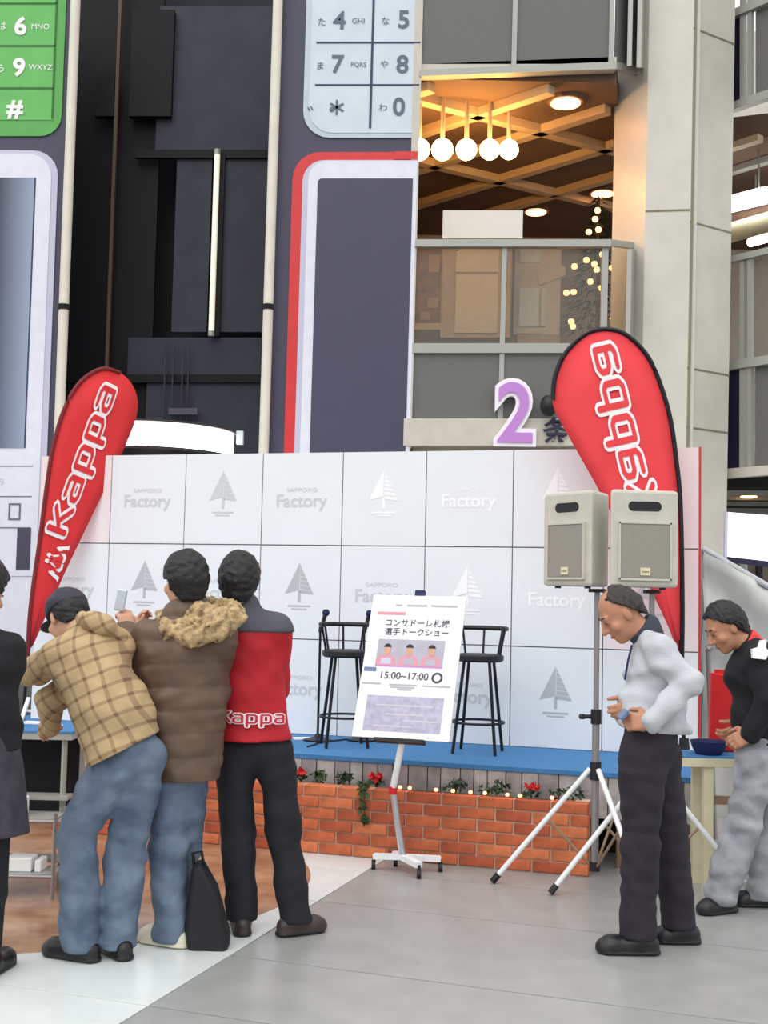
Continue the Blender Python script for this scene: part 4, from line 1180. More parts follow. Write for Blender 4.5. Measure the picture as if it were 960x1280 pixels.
# ---- right: table, bowl, red box, draped sheet
tr = onz(890, 1092)
TY = 6.74
tz = at(890, 947, TY).z
x0, x1 = at(850, 950, TY).x, at(990, 957, TY).x
tb = thing('trestle_table', 'cream legged table with a blue top beside the stage end', 'table', ((x0 + x1) / 2, TY + .25, 0))
mb = MB(); mb.box(((x0 + x1) / 2, TY + .16, tz - .03), (x1 - x0, .32, .045)); mb.build('tabletop', 'cream_paint', tb)
mb = MB(); mb.box(((x0 + x1) / 2 - .02, TY + .165, tz - .003), (x1 - x0 - .04, .30, .010)); mb.build('cloth', 'carpet_blue', tb)
xl = at(885, 1000, TY + .03).x
for x in (xl, x1 - .06):
    for y in (TY + .04, TY + .28):
        mb = MB(); mb.box((x, y, (tz - .05) / 2), (.052, .05, tz - .05)); mb.build('leg', 'cream_paint', tb)
mb = MB(); mb.box(((xl + x1) / 2, TY + .05, tz - .24), (x1 - xl, .03, .045)); mb.build('cross_rail', 'stage_frame', tb)
c = at(886, 942, TY + .13)
t = thing('bowl', 'dark blue bowl on the right hand table', 'bowl', (c.x, TY + .13, tz + .002))
mb = MB(); mb.lathe((c.x, TY + .13, tz + .003), [(.07, 0), (.09, .03), (.105, .075), (.098, .075), (.08, .03), (.02, .012)], 24); mb.build('shell', 'navy_cloth', t, smooth=True)
mb = MB(); mb.lathe((c.x, TY + .13, tz + .002), [(.06, 0), (.06, .006)], 20); mb.build('foot', 'navy_cloth', t)
q0, q1 = at(887, 921, 6.98), at(923, 845, 6.98)
rb = thing('red_crate', 'upright bright red board behind the bowl on the table', 'board', ((q0.x + q1.x) / 2, 7.0, tz))
mb = MB(); mb.prism([Vector((q0.x, 6.98, tz + .004)), Vector((q1.x, 6.98, tz + .004)), q1, Vector((q0.x + .01, 6.98, q1.z + .015))], (0, .05, 0)); mb.build('body', 'red_box', rb, bevel=.006)
mb = MB(); mb.box(((q0.x + q1.x) / 2, 7.005, q1.z + .018), (.10, .02, .03)); mb.build('handle', 'red_box', rb)
# sloping tarpaulin behind the right man
tp_ = thing('tarpaulin', 'pale grey sheet sloping down behind the man in black', 'sheet', at(930, 900, 8.6))
G = 18; vs = []; fs = []
for j in range(G + 1):
    for i in range(G + 1):
        u = i / G; v = j / G
        top = at(880 + 110 * u, 690 + 62 * u, 9.0 - .3 * u); bot = at(878 + 112 * u, 960, 8.9 - .3 * u)
        p = top.lerp(bot, v) + Vector((0, 1, 0)) * (.05 * math.sin(v * 16 - u * 5) * (1 - .6 * v) + .02 * math.sin(u * 22 + v * 4))
        p.z = max(p.z, .02)
        vs.append(p)
for j in range(G):
    for i in range(G):
        a = j * (G + 1) + i; fs.append((a, a + 1, a + G + 2, a + G + 1))
mb = MB(); mb.add(vs, fs); o = mb.build('sheet', 'tarp', tp_, smooth=True); s_ = o.modifiers.new('thick', 'SOLIDIFY'); s_.thickness = .006
a, b = at(879, 686, 9.02), at(990, 750, 8.7)
mb = MB(); mb.tube([a, b], .022, 8); mb.build('ridge_pole', 'logo_grey', tp_, smooth=True)
for p in (a, b):
    mb = MB(); mb.tube([Vector((p.x, p.y + .03, 0)), p + Vector((0, .03, 0))], .02, 8); mb.build('upright', 'rail_grey', tp_)
mb = MB(); q = at(885, 812, 8.3); q2 = at(894, 940, 8.3); mb.tube([Vector((q2.x, 8.3, 0)), q], .018, 8); mb.tube([q, q + Vector((.02, 0, .02))], .026, 8)
solo(mb, 'prop_pole', 'steel_pole', 'grey pole standing at the right edge of the backdrop', 'pole')

# ---- left: table with blue top, rails, shelf rack
LY = 6.55
lz = at(55, 915, LY).z
xa, xb = at(-60, 915, LY).x, at(92, 915, LY).x
lt = thing('display_table', 'table with a blue top behind the stooping man in the plaid coat', 'table', ((xa + xb) / 2, LY + .2, 0))
mb = MB(); mb.box(((xa + xb) / 2, LY + .22, lz - .02), (xb - xa, .5, .035)); mb.build('tabletop', 'rail_grey', lt)
mb = MB(); mb.box(((xa + xb) / 2, LY + .22, lz + .003), (xb - xa + .01, .51, .010)); mb.build('cloth', 'carpet_blue', lt)
for x in (xa + .05, xb - .05):
    for y in (LY + .02, LY + .42):
        mb = MB(); mb.tube([(x, y, 0), (x, y, lz - .035)], .016, 8); mb.build('leg', 'rail_grey', lt)
mb = MB(); mb.box(((xa + xb) / 2, LY + .44, lz * .62), (xb - xa - .1, .015, lz * .6)); mb.build('back_panel', 'coat_black', lt)
def lshelf(py, m, dy, th=.02, x0=-40, x1=88):
    p = at(40, py, LY + dy); a, b = at(x0, py, LY + dy).x, at(x1, py, LY + dy).x
    mb = MB(); mb.box(((a + b) / 2, LY + dy, p.z), (b - a, .12, th)); return mb.build('shelf', m, lt)
lshelf(995, 'rail_grey', .02); lshelf(1020, 'window_blue', .05, .035); lshelf(1072, 'rail_grey', .02)
def small_box(x0, y0, x1, y1, dy, name, m, lab, cat):
    Y = LY + dy; a, b = at(x0, y1, Y), at(x1, y0, Y)
    mb = MB(); mb.box(((a.x + b.x) / 2, Y + .05, (a.z + b.z) / 2), (b.x - a.x, .1, b.z - a.z)); return mb
# papers and a stand on the blue top
for k, (x, y, rz, lab) in enumerate(((64, 908, .2, 'white leaflet on the blue table nearest the plaid coat'), (42, 904, -.3, 'white leaflet lying at the middle of the blue table'))):
    c = onz(x, y, lz + .01); c.y = min(max(c.y, LY + .08), LY + .38); c.x = at(x, y, c.y).x
    mb = MB(); mb.box((c.x, c.y, lz + .013), (.12, .08, .008), Matrix.Rotation(rz, 3, 'Z')); solo(mb, 'leaflet', 'paper', lab, 'paper')
ls_ = thing('leaflet_holder', 'small white frame stand on the blue table beside the dark coat', 'stand', at(33, 905, LY + .15))
zb_ = lz + .009
p0 = at(24, 905, LY + .12); p1 = at(36, 872, LY + .2); p2 = at(54, 890, LY + .2); p3 = at(62, 900, LY + .12)
mb = MB(); mb.bar(Vector((p0.x, p0.y, zb_)), p1, .02, .012); mb.build('strut', 'white_paint', ls_)
mb = MB(); mb.bar(at(30, 888, LY + .18), p2, .02, .012); mb.build('cross_bar', 'white_paint', ls_)
mb = MB(); mb.box(Vector((p3.x - .02, p3.y, zb_ + .05)), (.05, .02, .10)); mb.build('card', 'paper', ls_)
rk = thing('metal_rack', 'low metal rack with white boxes at the far left', 'rack', at(30, 1140, 6.3))
RY = 6.30
xa2, xb2 = at(-30, 1100, RY).x, at(66, 1100, RY).x
for x in (xa2, xb2):
    for y in (RY, RY + .2):
        mb = MB(); mb.tube([(x, y, 0), (x, y, .44)], .011, 8); mb.build('post', 'steel_pole', rk)
for z in (.12, .40):
    for y in (RY, RY + .2):
        mb = MB(); mb.tube([(xa2, y, z), (xb2, y, z)], .011, 8); mb.build('rail', 'steel_pole', rk)
mb = MB(); mb.box(((xa2 + xb2) / 2, RY + .1, .125), (xb2 - xa2, .2, .012)); mb.build('shelf', 'rail_grey', rk)
mb = MB(); mb.box(((xa2 + xb2) / 2, RY + .1, .405), (xb2 - xa2, .2, .012)); mb.build('shelf', 'rail_grey', rk)
for lab, px0, px1, z0, hh in (('white carton on the rack\'s lower shelf', 10, 42, .132, .07), ('white packet on the rack\'s top shelf by the dark coat', 3, 28, .412, .09), ('small white packet on the rack\'s lower shelf near the jeans', 46, 54, .132, .06)):
    a, b = at(px0, 1080, RY + .08).x, at(px1, 1080, RY + .08).x
    mb = MB(); mb.box(((a + b) / 2, RY + .1, z0 + hh / 2), (b - a, .12, hh)); solo(mb, 'carton', 'paper', lab, 'box', bevel=.004)
# black tote bag standing by the parka man's feet
bg0 = onz(263, 1184)
bgm = thing('tote_bag', 'black bag standing on the floor beside the white sneaker', 'bag', (bg0.x, bg0.y, 0))
prof = [(-.10, 0), (.085, 0), (.085, .06), (.02, .27), (-.055, .385), (-.09, .365), (-.115, .1)]
mb = MB(); 
vs = []
for y, k in ((-.07, .86), (-.04, 1), (.04, 1), (.07, .86)):
    vs += [Vector((x * k, y, z * (1 if z == 0 else (.97 if k < 1 else 1)))) + ORG[bgm] for x, z in prof]
n = len(prof)
mb.add(vs, [tuple(range(n)), tuple(range(3 * n, 4 * n))] + [(r * n + i, r * n + (i + 1) % n, (r + 1) * n + (i + 1) % n, (r + 1) * n + i) for r in range(3) for i in range(n)])
o = mb.build('body', 'bag_black', bgm, smooth=True, bevel=.012)
mb = MB(); mb.tube([ORG[bgm] + Vector(v) for v in ((-.085, 0, .355), (-.09, -.02, .42), (-.05, -.03, .43), (-.035, 0, .34))], .008, 8); mb.build('handle', 'bag_black', bgm, smooth=True)

# ================================================================== PEOPLE: smooth-union distance fields, meshed by surface nets
class Field:
    def __init__(s, lo, hi, h):
        s.h = h; s.lo = np.array(lo, dtype=np.float32)
        n = np.ceil((np.array(hi) - np.array(lo)) / h).astype(int) + 1
        s.ax = [(s.lo[i] + h * np.arange(n[i])).astype(np.float32) for i in range(3)]
        s.F = np.full(n, 1.0, dtype=np.float32)
    def _win(s, lo, hi):
        sl = []
        for i in range(3):
            a = int(max(0, math.floor((lo[i] - s.lo[i]) / s.h))); b = int(min(s.F.shape[i], math.ceil((hi[i] - s.lo[i]) / s.h) + 1))
            if b <= a: return None
            sl.append(slice(a, b))
        return tuple(sl)
    def _xyz(s, w): return (s.ax[0][w[0]][:, None, None], s.ax[1][w[1]][None, :, None], s.ax[2][w[2]][None, None, :])
    def _join(s, w, d, k):
        a = s.F[w]
        if k <= 0: s.F[w] = np.minimum(a, d)
        else:
            hh = np.clip(.5 + .5 * (a - d) / k, 0, 1); s.F[w] = a * (1 - hh) + d * hh - k * hh * (1 - hh)
    def cap(s, a, b, ra, rb=None, k=.02, flat=None, sub=False):
        a = np.array(a, dtype=np.float32); b = np.array(b, dtype=np.float32); rb = ra if rb is None else rb
        m = max(ra, rb) + k + 3 * s.h
        w = s._win(np.minimum(a, b) - m, np.maximum(a, b) + m)
        if w is None: return s
        X, Y, Z = s._xyz(w); ab = b - a; L2 = float(ab @ ab) + 1e-9
        t = np.clip(((X - a[0]) * ab[0] + (Y - a[1]) * ab[1] + (Z - a[2]) * ab[2]) / L2, 0, 1)
        qx, qy, qz = X - a[0] - t * ab[0], Y - a[1] - t * ab[1], Z - a[2] - t * ab[2]
        d2 = qx * qx + qy * qy + qz * qz
        sc_ = 1.0
        if flat is not None:
            f = np.array(Vector(flat[0]).normalized(), dtype=np.float32); e = flat[1]
            c = qx * f[0] + qy * f[1] + qz * f[2]; d2 = d2 + (e * e - 1) * c * c; sc_ = .8
        d = (np.sqrt(d2) - (ra + (rb - ra) * t)) * sc_
        if sub: s.F[w] = np.maximum(s.F[w], -d)
        else: s._join(w, d, k)
        return s
    def ell(s, c, r, ax=None, k=.015, sub=False):
        c = np.array(c, dtype=np.float32); m = max(r) + k + 3 * s.h
        w = s._win(c - m, c + m)
        if w is None: return s
        X, Y, Z = s._xyz(w); X, Y, Z = X - c[0], Y - c[1], Z - c[2]
        if ax is None: u = (X, Y, Z)
        else: u = tuple(X * a[0] + Y * a[1] + Z * a[2] for a in ax)
        k0 = np.sqrt(sum((q / rr) ** 2 for q, rr in zip(u, r))); k1 = np.sqrt(sum((q / (rr * rr)) ** 2 for q, rr in zip(u, r))) + 1e-6
        d = k0 * (k0 - 1) / k1
        if sub: s.F[w] = np.maximum(s.F[w], -d)
        else: s._join(w, d, k)
        return s
    def cut(s, p, n, k=0.0):
        """remove everything on the n side of p"""
        n = Vector(n).normalized(); X, Y, Z = s._xyz((slice(None),) * 3)
        s.F = np.maximum(s.F, (X - p[0]) * n.x + (Y - p[1]) * n.y + (Z - p[2]) * n.z).astype(np.float32); return s
    def cutball(s, p, n, c, r):
        """the same, but only within r of c"""
        c = np.array(c); w = s._win(c - r, c + r)
        if w is None: return s
        n = Vector(n).normalized(); X, Y, Z = s._xyz(w); s.F[w] = np.maximum(s.F[w], (X - p[0]) * n.x + (Y - p[1]) * n.y + (Z - p[2]) * n.z); return s
    def folds(s, amp, fr, seed, dirs=None, squash=1.0):
        q = random.Random(seed); X, Y, Z = s._xyz((slice(None),) * 3); tot = 0
        for i in range(4):
            d = Vector((q.gauss(0, 1), q.gauss(0, 1), q.gauss(0, 1) * squash)).normalized() if dirs is None else Vector(dirs[i % len(dirs)])
            e = Vector((q.gauss(0, 1), q.gauss(0, 1), q.gauss(0, 1))).normalized(); f = fr * q.uniform(.7, 1.4)
            tot = tot + np.sin(f * (X * d.x + Y * d.y + Z * d.z) + 1.6 * np.sin(f * .45 * (X * e.x + Y * e.y + Z * e.z) + i) + q.uniform(0, 6))
        s.F = (s.F + amp * .5 * tot).astype(np.float32); return s
    def rows(s, amp, pitch, d, p):
        """quilting: puffed rows across direction d"""
        d = Vector(d).normalized(); X, Y, Z = s._xyz((slice(None),) * 3)
        u = ((X - p[0]) * d.x + (Y - p[1]) * d.y + (Z - p[2]) * d.z) / pitch
        s.F = (s.F - amp * np.sqrt(np.abs(np.sin(math.pi * u)))).astype(np.float32); return s
    def build(s, name, m, parent, smooth=True):
        F = s.F; h = s.h
        F[0], F[-1] = .1, .1; F[:, 0], F[:, -1] = .1, .1; F[:, :, 0], F[:, :, -1] = .1, .1
        I = (F < 0)
        c = np.zeros(np.array(F.shape) - 1, dtype=np.int8)
        for dx in (0, 1):
            for dy in (0, 1):
                for dz in (0, 1):
                    c += I[dx:F.shape[0] - 1 + dx, dy:F.shape[1] - 1 + dy, dz:F.shape[2] - 1 + dz]
        act = np.argwhere((c > 0) & (c < 8))
        if len(act) == 0: raise RuntimeError('empty field ' + name)
        idx = np.full(c.shape, -1, dtype=np.int32); idx[tuple(act.T)] = np.arange(len(act))
        pos = np.zeros((len(act), 3)); cnt = np.zeros(len(act))
        offs = [(x, y, z) for x in (0, 1) for y in (0, 1) for z in (0, 1)]
        val = {o: F[act[:, 0] + o[0], act[:, 1] + o[1], act[:, 2] + o[2]] for o in offs}
        for o in offs:
            for k in range(3):
                if o[k] == 0:
                    p = list(o); p[k] = 1; p = tuple(p)
                    a, b = val[o], val[p]; x = (a < 0) != (b < 0)
                    t = np.where(x, a / np.where(np.abs(a - b) < 1e-12, 1, a - b), 0)
                    q = np.array(o, dtype=float)[None, :].repeat(len(act), 0); q[:, k] += t
                    pos += np.where(x[:, None], q, 0); cnt += x
        V = (act + pos / cnt[:, None]) * h + s.lo
        faces = []
        for k in range(3):
            i, j = (k + 1) % 3, (k + 2) % 3
            sl0 = [slice(None)] * 3; sl1 = [slice(None)] * 3
            sl0[k] = slice(0, -1); sl1[k] = slice(1, None)
            A, B = I[tuple(sl0)], I[tuple(sl1)]
            e = np.argwhere(A != B)
            e = e[(e[:, i] > 0) & (e[:, j] > 0) & (e[:, i] < F.shape[i] - 1) & (e[:, j] < F.shape[j] - 1)]
            def cell(di, dj):
                q = e.copy(); q[:, i] -= di; q[:, j] -= dj; return idx[q[:, 0], q[:, 1], q[:, 2]]
            Q = np.stack([cell(1, 1), cell(0, 1), cell(0, 0), cell(1, 0)], 1)
            inside = A[tuple(e.T)]
            Q[~inside] = Q[~inside][:, ::-1]
            faces.append(Q)
        Q = np.concatenate(faces); Q = Q[(Q >= 0).all(1)]
        org = np.array(ORG[parent])
        me = bpy.data.meshes.new(name)
        me.vertices.add(len(V)); me.vertices.foreach_set('co', (V - org).astype(np.float32).ravel())
        me.loops.add(Q.size); me.loops.foreach_set('vertex_index', Q.ravel().astype(np.int32))
        me.polygons.add(len(Q)); me.polygons.foreach_set('loop_start', np.arange(0, Q.size, 4, dtype=np.int32)); me.polygons.foreach_set('loop_total', np.full(len(Q), 4, dtype=np.int32))
        me.polygons.foreach_set('use_smooth', np.ones(len(Q), dtype=bool))
        me.update(calc_edges=True); me.validate()
        me.materials.append(M[m])
        o = bpy.data.objects.new(name, me); ORG[o] = Vector(ORG[parent]); link(o, parent)
        return o
def bounds(pts, m):
    a = np.array([tuple(p) for p in pts]); return a.min(0) - m, a.max(0) + m

def basis(f, u):
    f = Vector(f).normalized(); r = f.cross(Vector(u)).normalized(); u = r.cross(f).normalized(); return f, r, u
def head_into(S_, c, f, u, neck, k=1.0):
    f, r, u = basis(f, u); ax = (r, f, u); c = Vector(c)
    S_.cap(c - u * .05 - f * .022, neck, .054 * k, .060 * k, .03)
    S_.ell(c + u * .028 - f * .012, (.075 * k, .094 * k, .098 * k), ax, .02)
    S_.ell(c - u * .045 + f * .028, (.060 * k, .066 * k, .075 * k), ax, .025)
    S_.ell(c - u * .098 + f * .062, (.024, .022, .020), ax, .025)
    for q in (-1, 1):
        S_.ell(c + r * q * .030 + f * .082 + u * .012, (.016, .016, .012), ax, sub=True)
        S_.ell(c + r * q * .045 + f * .062 - u * .028, (.024, .022, .022), ax, .02)
        S_.ell(c + r * q * .076 - f * .010 - u * .008, (.010, .020, .033), ax, .008)
        S_.ell(c + r * q * .030 + f * .078 + u * .010, (.013, .013, .011), ax, .006)
    S_.cap(c + r * .042 + f * .078 + u * .032, c - r * .042 + f * .078 + u * .032, .010, .010, .014)
    S_.cap(c + f * .090 + u * .014, c + f * .113 - u * .026, .009, .014, .010)
    S_.ell(c + f * .094 - u * .030, (.020, .014, .010), ax, .008)
    S_.ell(c + f * .086 - u * .058, (.024, .012, .007), ax, .006)
    S_.ell(c + f * .084 - u * .070, (.021, .012, .008), ax, .006)
def face_parts(c, f, u, parent, brow='hair'):
    f, r, u = basis(f, u); c = Vector(c)
    for q in (-1, 1):
        mb = MB(); p = c + r * q * .030 + f * .0885 + u * .010; mb.bar(p - r * .011, p + r * .011, .006, .006, f); mb.build('eye', 'eye_dark', parent)
        mb = MB(); a = c + r * q * .017 + f * .093 + u * .036; b = c + r * q * .050 + f * .078 + u * .036; mb.tube([a, (a + b) / 2 + u * .004 + f * .002, b], [.003, .0038, .002], 6); mb.build('eyebrow', 'brow', parent)
    mb = MB(); mb.tube([c - r * .022 + f * .090 - u * .064, c + f * .0985 - u * .064, c + r * .022 + f * .090 - u * .064], [.003, .005, .003], 6); mb.build('lip', 'lip', parent)
def hair_cap(parent, c, f, u, m='hair', grow=.020, line=.045, nape=-.075, seed=1, long_to=None, top_cut=None):
    f, r, u = basis(f, u); c = Vector(c); ax = (r, f, u)
    lo, hi = bounds([c], .19)
    if long_to is not None: lo[2] = min(lo[2], long_to.z - .05)
    S_ = Field(lo, hi, .006)
    S_.ell(c + u * .030 - f * .018, (.075 + grow, .092 + grow, .098 + grow), ax)
    S_.cap(c - f * .05 - u * .01, c - f * .055 - u * .05, .07 + grow * .6, .056 + grow * .5, .03)
    if long_to is not None: S_.cap(c - f * .03, long_to, .105, .085, .04, flat=(f, 1.4))
    n = (f * .80 - u * .60).normalized()
    S_.cut(c + f * line + u * .045, n)
    S_.cut(c + f * .012 - u * .02, (f * .9 - u * .1).normalized()) if False else None
    if long_to is None: S_.cut(c + u * nape, -u)
    if top_cut is not None: S_.ell(c + u * .13 + f * .05, top_cut, ax, sub=True)
    S_.folds(.0028, 150, seed)
    # show the ears
    for q in (-1, 1): S_.ell(c + r * q * .088 - f * .006 - u * .012, (.022, .024, .032), ax, sub=True)
    return S_.build('hair', m, parent)
def hand_into(S_, wrist, d, side, curl=.5, size=1.0, spread=.0):
    """five fingers; d runs along the palm, side points to the thumb, curl bends the fingers towards d x side"""
    d = Vector(d).normalized(); side = (Vector(side) - d * Vector(side).dot(d)).normalized(); pn = d.cross(side).normalized(); w = Vector(wrist); z = size
    S_.cap(w - d * .02, w + d * .03 * z, .026, .030, .02, flat=(pn, 1.5))
    offs = (.030, .010, -.011, -.030); ln = (.068, .077, .071, .055)
    for i in range(4):
        kn = w + d * (.088 - .004 * abs(i - 1)) * z + side * offs[i] * z
        S_.cap(w + d * .03 * z + side * offs[i] * .7 * z, kn, .017, .0135, .012)
        dd = (d + side * spread * (1.5 - i) * .2).normalized(); p = kn; a = 0
        for j, fr in enumerate((.45, .32, .23)):
            a += curl * (.55, 1.0, .8)[j] * (1 + .08 * i)
            v = dd * math.cos(a) + pn * math.sin(a); q = p + v * ln[i] * fr * z * 1.05
            S_.cap(p, q, .0105 - .0009 * j, .0098 - .0010 * j, .004); p = q
    t0 = w + d * .028 * z + side * .026 * z; v = (d * .55 + side * .75 + pn * .3).normalized(); t1 = t0 + v * .042 * z
    v2 = (d * .85 + side * .15 + pn * (.2 + curl * .5)).normalized(); t2 = t1 + v2 * .034 * z; t3 = t2 + (v2 + pn * curl * .5).normalized() * .026 * z
    S_.cap(w + side * .01, t0, .02, .017, .015); S_.cap(t0, t1, .016, .0125, .01); S_.cap(t1, t2, .0125, .011, .005); S_.cap(t2, t3, .011, .009, .004)

def person(label, J, skin='skin', h=.0065):
    """one continuous body from the joints in J (world points); returns the root"""
    root = thing('person', label, 'person', ((J['al'].x + J['ar'].x) / 2, (J['al'].y + J['ar'].y) / 2, 0))
    pts = [v for kk, v in J.items() if isinstance(v, Vector) and kk not in ('hf', 'hu', 'f', 'df')]
    lo, hi = bounds(pts, .2); lo[2] = 0.0
    B = Field(lo, hi, h); f = J['f']
    B.cap(J['pelvis'], J['waist'], .100, .088, .04, flat=(f, 1.35))
    B.cap(J['waist'], J['chest'], .088, .100, .04, flat=(f, 1.35))
    B.cap(J['chest'], J['neck'], .095, .055, .05, flat=(f, 1.3))
    B.cap(J['sl'], J['sr'], .042, .042, .04)
    for q in 'lr':
        B.cap(J['s' + q], J['e' + q], .048, .038, .03); B.cap(J['e' + q], J['w' + q], .038, .026, .02)
        B.cap(J['h' + q], J['k' + q], .072, .050, .03)
        B.cap(J['k' + q], J['k' + q].lerp(J['a' + q], .35), .050, .052, .02); B.cap(J['k' + q].lerp(J['a' + q], .35), J['a' + q], .052, .036, .02)
        B.cap(J['a' + q] - UP * .05, J['a' + q].lerp(J['t' + q], .5) - UP * .02, .026, .018, .02)
        if 'hand' + q in J:
            d, side, curl = J['hand' + q]; hand_into(B, J['w' + q], d, side, curl)
    head_into(B, J['head'], J['hf'], J['hu'], J['neck'], J.get('hk', 1.0))
    B.build('body', skin, root)
    face_parts(J['head'], J['hf'], J['hu'], root)
    return root
def shoe(parent, ankle, toe, m, sole='black_plastic', w_=.045):
    a = Vector((ankle.x, ankle.y, 0)); t = Vector((toe.x, toe.y, 0)); d = (t - a).normalized(); heel = a - d * .055
    lo, hi = bounds([heel, t, a + UP * .14], .09); lo[2] = 0
    S_ = Field(lo, hi, .006)
    S_.cap(heel + UP * .045, t - d * .05 + UP * .035, w_ * .88, w_, .02)
    S_.cap(a + UP * .06, a + UP * .11, w_ * .95, w_ * .9, .03)
    S_.cap(t - d * .06 + UP * .035, t - d * .02 + UP * .028, w_ * .95, w_ * .78, .02)
    S_.cap(heel + UP * .01, t - d * .04 + UP * .01, w_ * .95, w_ * 1.02, .01)
    S_.cut((0, 0, .007), (0, 0, -1)); S_.cut(a + UP * .125, (0, 0, 1))
    o = S_.build('shoe', m, parent)
    S_ = Field(lo, hi, .006)
    S_.cap(heel + UP * .01, t - d * .045 + UP * .01, w_ * 1.0, w_ * 1.08, .01); S_.cut((0, 0, .003), (0, 0, -1)); S_.cut((0, 0, .022), (0, 0, 1))
    S_.build('sole', sole, o)
    return o
def trousers(parent, J, m, rh=.105, rk=.080, rc=.078, waist_up=.06, amp=.006, seed=3, h=.009, drop=.055, pr=.135):
    pts = [J[x] for x in ('hl', 'hr', 'kl', 'kr', 'al', 'ar', 'pelvis', 'waist')]
    lo, hi = bounds(pts, .2); lo[2] = 0.0
    S_ = Field(lo, hi, h); f = J['f']
    S_.cap(J['pelvis'], J['pelvis'].lerp(J['waist'], .6), pr, pr * .95, .03, flat=(f, 1.25))
    for q in 'lr':
        S_.cap(J['h' + q], J['k' + q], rh, rk, .035)
        S_.cap(J['k' + q], J['a' + q] - UP * drop, rk, rc, .025)
    top = J['pelvis'].lerp(J['waist'], .5); S_.cut(top, (J['waist'] - J['pelvis']))
    S_.folds(amp * .8, 22, seed, squash=1.6); S_.folds(amp * .55, 48, seed + 1, dirs=((.5, .1, .86), (-.42, .1, .9), (.2, -.3, .93), (-.15, .2, .97)))
    z = min(J['al'].z, J['ar'].z) - drop
    S_.cut((0, 0, max(.014, z)), (0, 0, -1))
    return S_.build('trousers', m, parent)
def coat(name, parent, J, m, rw, rc, ra, hem, hem_r, hem_n=None, k=.04, flat=1.3, amp=.006, fr=30, seed=5, quilt=None, collar=.075, h=.009, cuff=1.0, armk=.010, sh=.072):
    pts = [J[x] for x in ('sl', 'sr', 'el', 'er', 'wl', 'wr', 'neck', 'chest', 'waist')] + [hem]
    lo, hi = bounds(pts, .26); S_ = Field(lo, hi, h); f = J['f']
    S_.cap(J['chest'], J['waist'], rc, rw, k, flat=(f, flat))
    S_.cap(J['waist'], hem + (hem - J['waist']).normalized() * .05, rw, hem_r, k, flat=(f, flat))
    S_.cap(J['chest'], J['neck'], rc * .92, collar, .05, flat=(f, 1.25))
    S_.cap(J['sl'], J['sr'], sh, sh, .05)
    for q in 'lr':
        S_.cap(J['s' + q], J['s' + q].lerp(J['e' + q], .45), ra * 1.12, ra * 1.06, .03); S_.cap(J['s' + q].lerp(J['e' + q], .45), J['e' + q], ra * 1.06, ra, armk); S_.cap(J['e' + q], J['e' + q].lerp(J['w' + q], cuff), ra, ra * .74, armk)
    S_.folds(amp * .5, fr * 1.7, seed + 2, dirs=((.55, .1, .83), (-.5, .1, .86), (.3, -.2, .93), (-.2, .2, .95)))
    if quilt: S_.rows(quilt[0], quilt[1], J['chest'] - hem, hem)
    S_.folds(amp, fr, seed, squash=1.5)
    S_.cut(hem, hem_n if hem_n is not None else (hem - J['waist']))
    return S_.build(name, m, parent)
def V3(*a): return Vector(a)
def grounded(px, py):
    p = onz(px, py); return p

# ---------------------------------------------------------------- man in the red and grey jacket, seen from behind
Y = 5.80
P = lambda x, y, dy=0.0: at(x, y, Y + dy)
J = dict(head=P(300, 728, -.01), hf=V3(.1, 1, -.05), hu=UP, neck=P(302, 765), chest=P(308, 808, .02), waist=P(312, 880, .02), pelvis=P(318, 928),
         sl=P(262, 796), sr=P(345, 790), el=P(258, 862, .10), er=P(345, 862, .10), wl=P(286, 880, .30), wr=P(330, 880, .30),
         hl=P(294, 940), hr=P(343, 940), kl=P(297, 1040, .02), kr=P(355, 1040, .02), al=P(303, 1134), ar=P(370, 1134, -.02),
         tl=V3(0, 0, 0), tr=V3(0, 0, 0), f=V3(0, 1, 0), handl=(V3(.5, .7, .2), V3(0, 0, 1), .7), handr=(V3(-.5, .7, .2), V3(0, 0, 1), .7))
J['tl'] = V3(J['al'].x - .03, J['al'].y + .14, .03); J['tr'] = V3(J['ar'].x + .10, J['ar'].y + .06, .03)
pA = person('person in a red jacket with grey shoulders and black trousers, back turned', J)
hair_cap(pA, J['head'], J['hf'], J['hu'], grow=.026, line=.03, nape=-.095, seed=4)
trousers(pA, J, 'trouser_black', .098, .080, .074, seed=11)
hem = P(315, 924)
jk = coat('jacket', pA, J, 'jacket_red', .165, .178, .066, hem, .196, hem_n=V3(0.02, 0, -1), seed=21, amp=.004, sh=.07)
# grey yoke: the same jacket a touch larger, kept only above the chest seam
lo, hi = bounds([J['sl'], J['sr'], J['el'], J['er'], J['neck'], J['chest']], .2)
S_ = Field(lo, hi, .009)
S_.cap(J['chest'], J['neck'], .178 * .92 + .014, .090, .05, flat=(J['f'], 1.18)); S_.cap(J['chest'], J['chest'] - UP * .1, .186, .184, .04, flat=(J['f'], 1.27)); S_.cap(J['sl'], J['sr'], .084, .084, .05)
for q in 'lr': S_.cap(J['s' + q], J['e' + q], .083, .074, .03)
S_.cap(J['neck'], J['neck'] + UP * .035, .068, .066, .03)
S_.folds(.003, 30, 5); S_.cut(P(310, 790), V3(0, 0, -1))
S_.build('yoke', 'jacket_grey', jk)
nb = V3(0, -1, 0); cY = 5.80
lc_ = P(320, 895); lc_.y = J['waist'].y - .151
def curved_word(s, cx_, z, yaxis, rx, ry, wd, hgt, m, parent, bold, lift, name):
    mb = MB()
    for i_, q in enumerate(stroke_word(s, bold)):
        lift += .00006
        mb.add([Vector((cx_ + (rx + lift) * math.sin(x * wd / rx), yaxis - (ry + lift) * math.cos(x * wd / rx), z + y * hgt)) for x, y in q], [tuple(range(len(q)))])
    return mb.build(name, m, parent)
zc = P(320, 895).z; ax_ = P(314, 895)
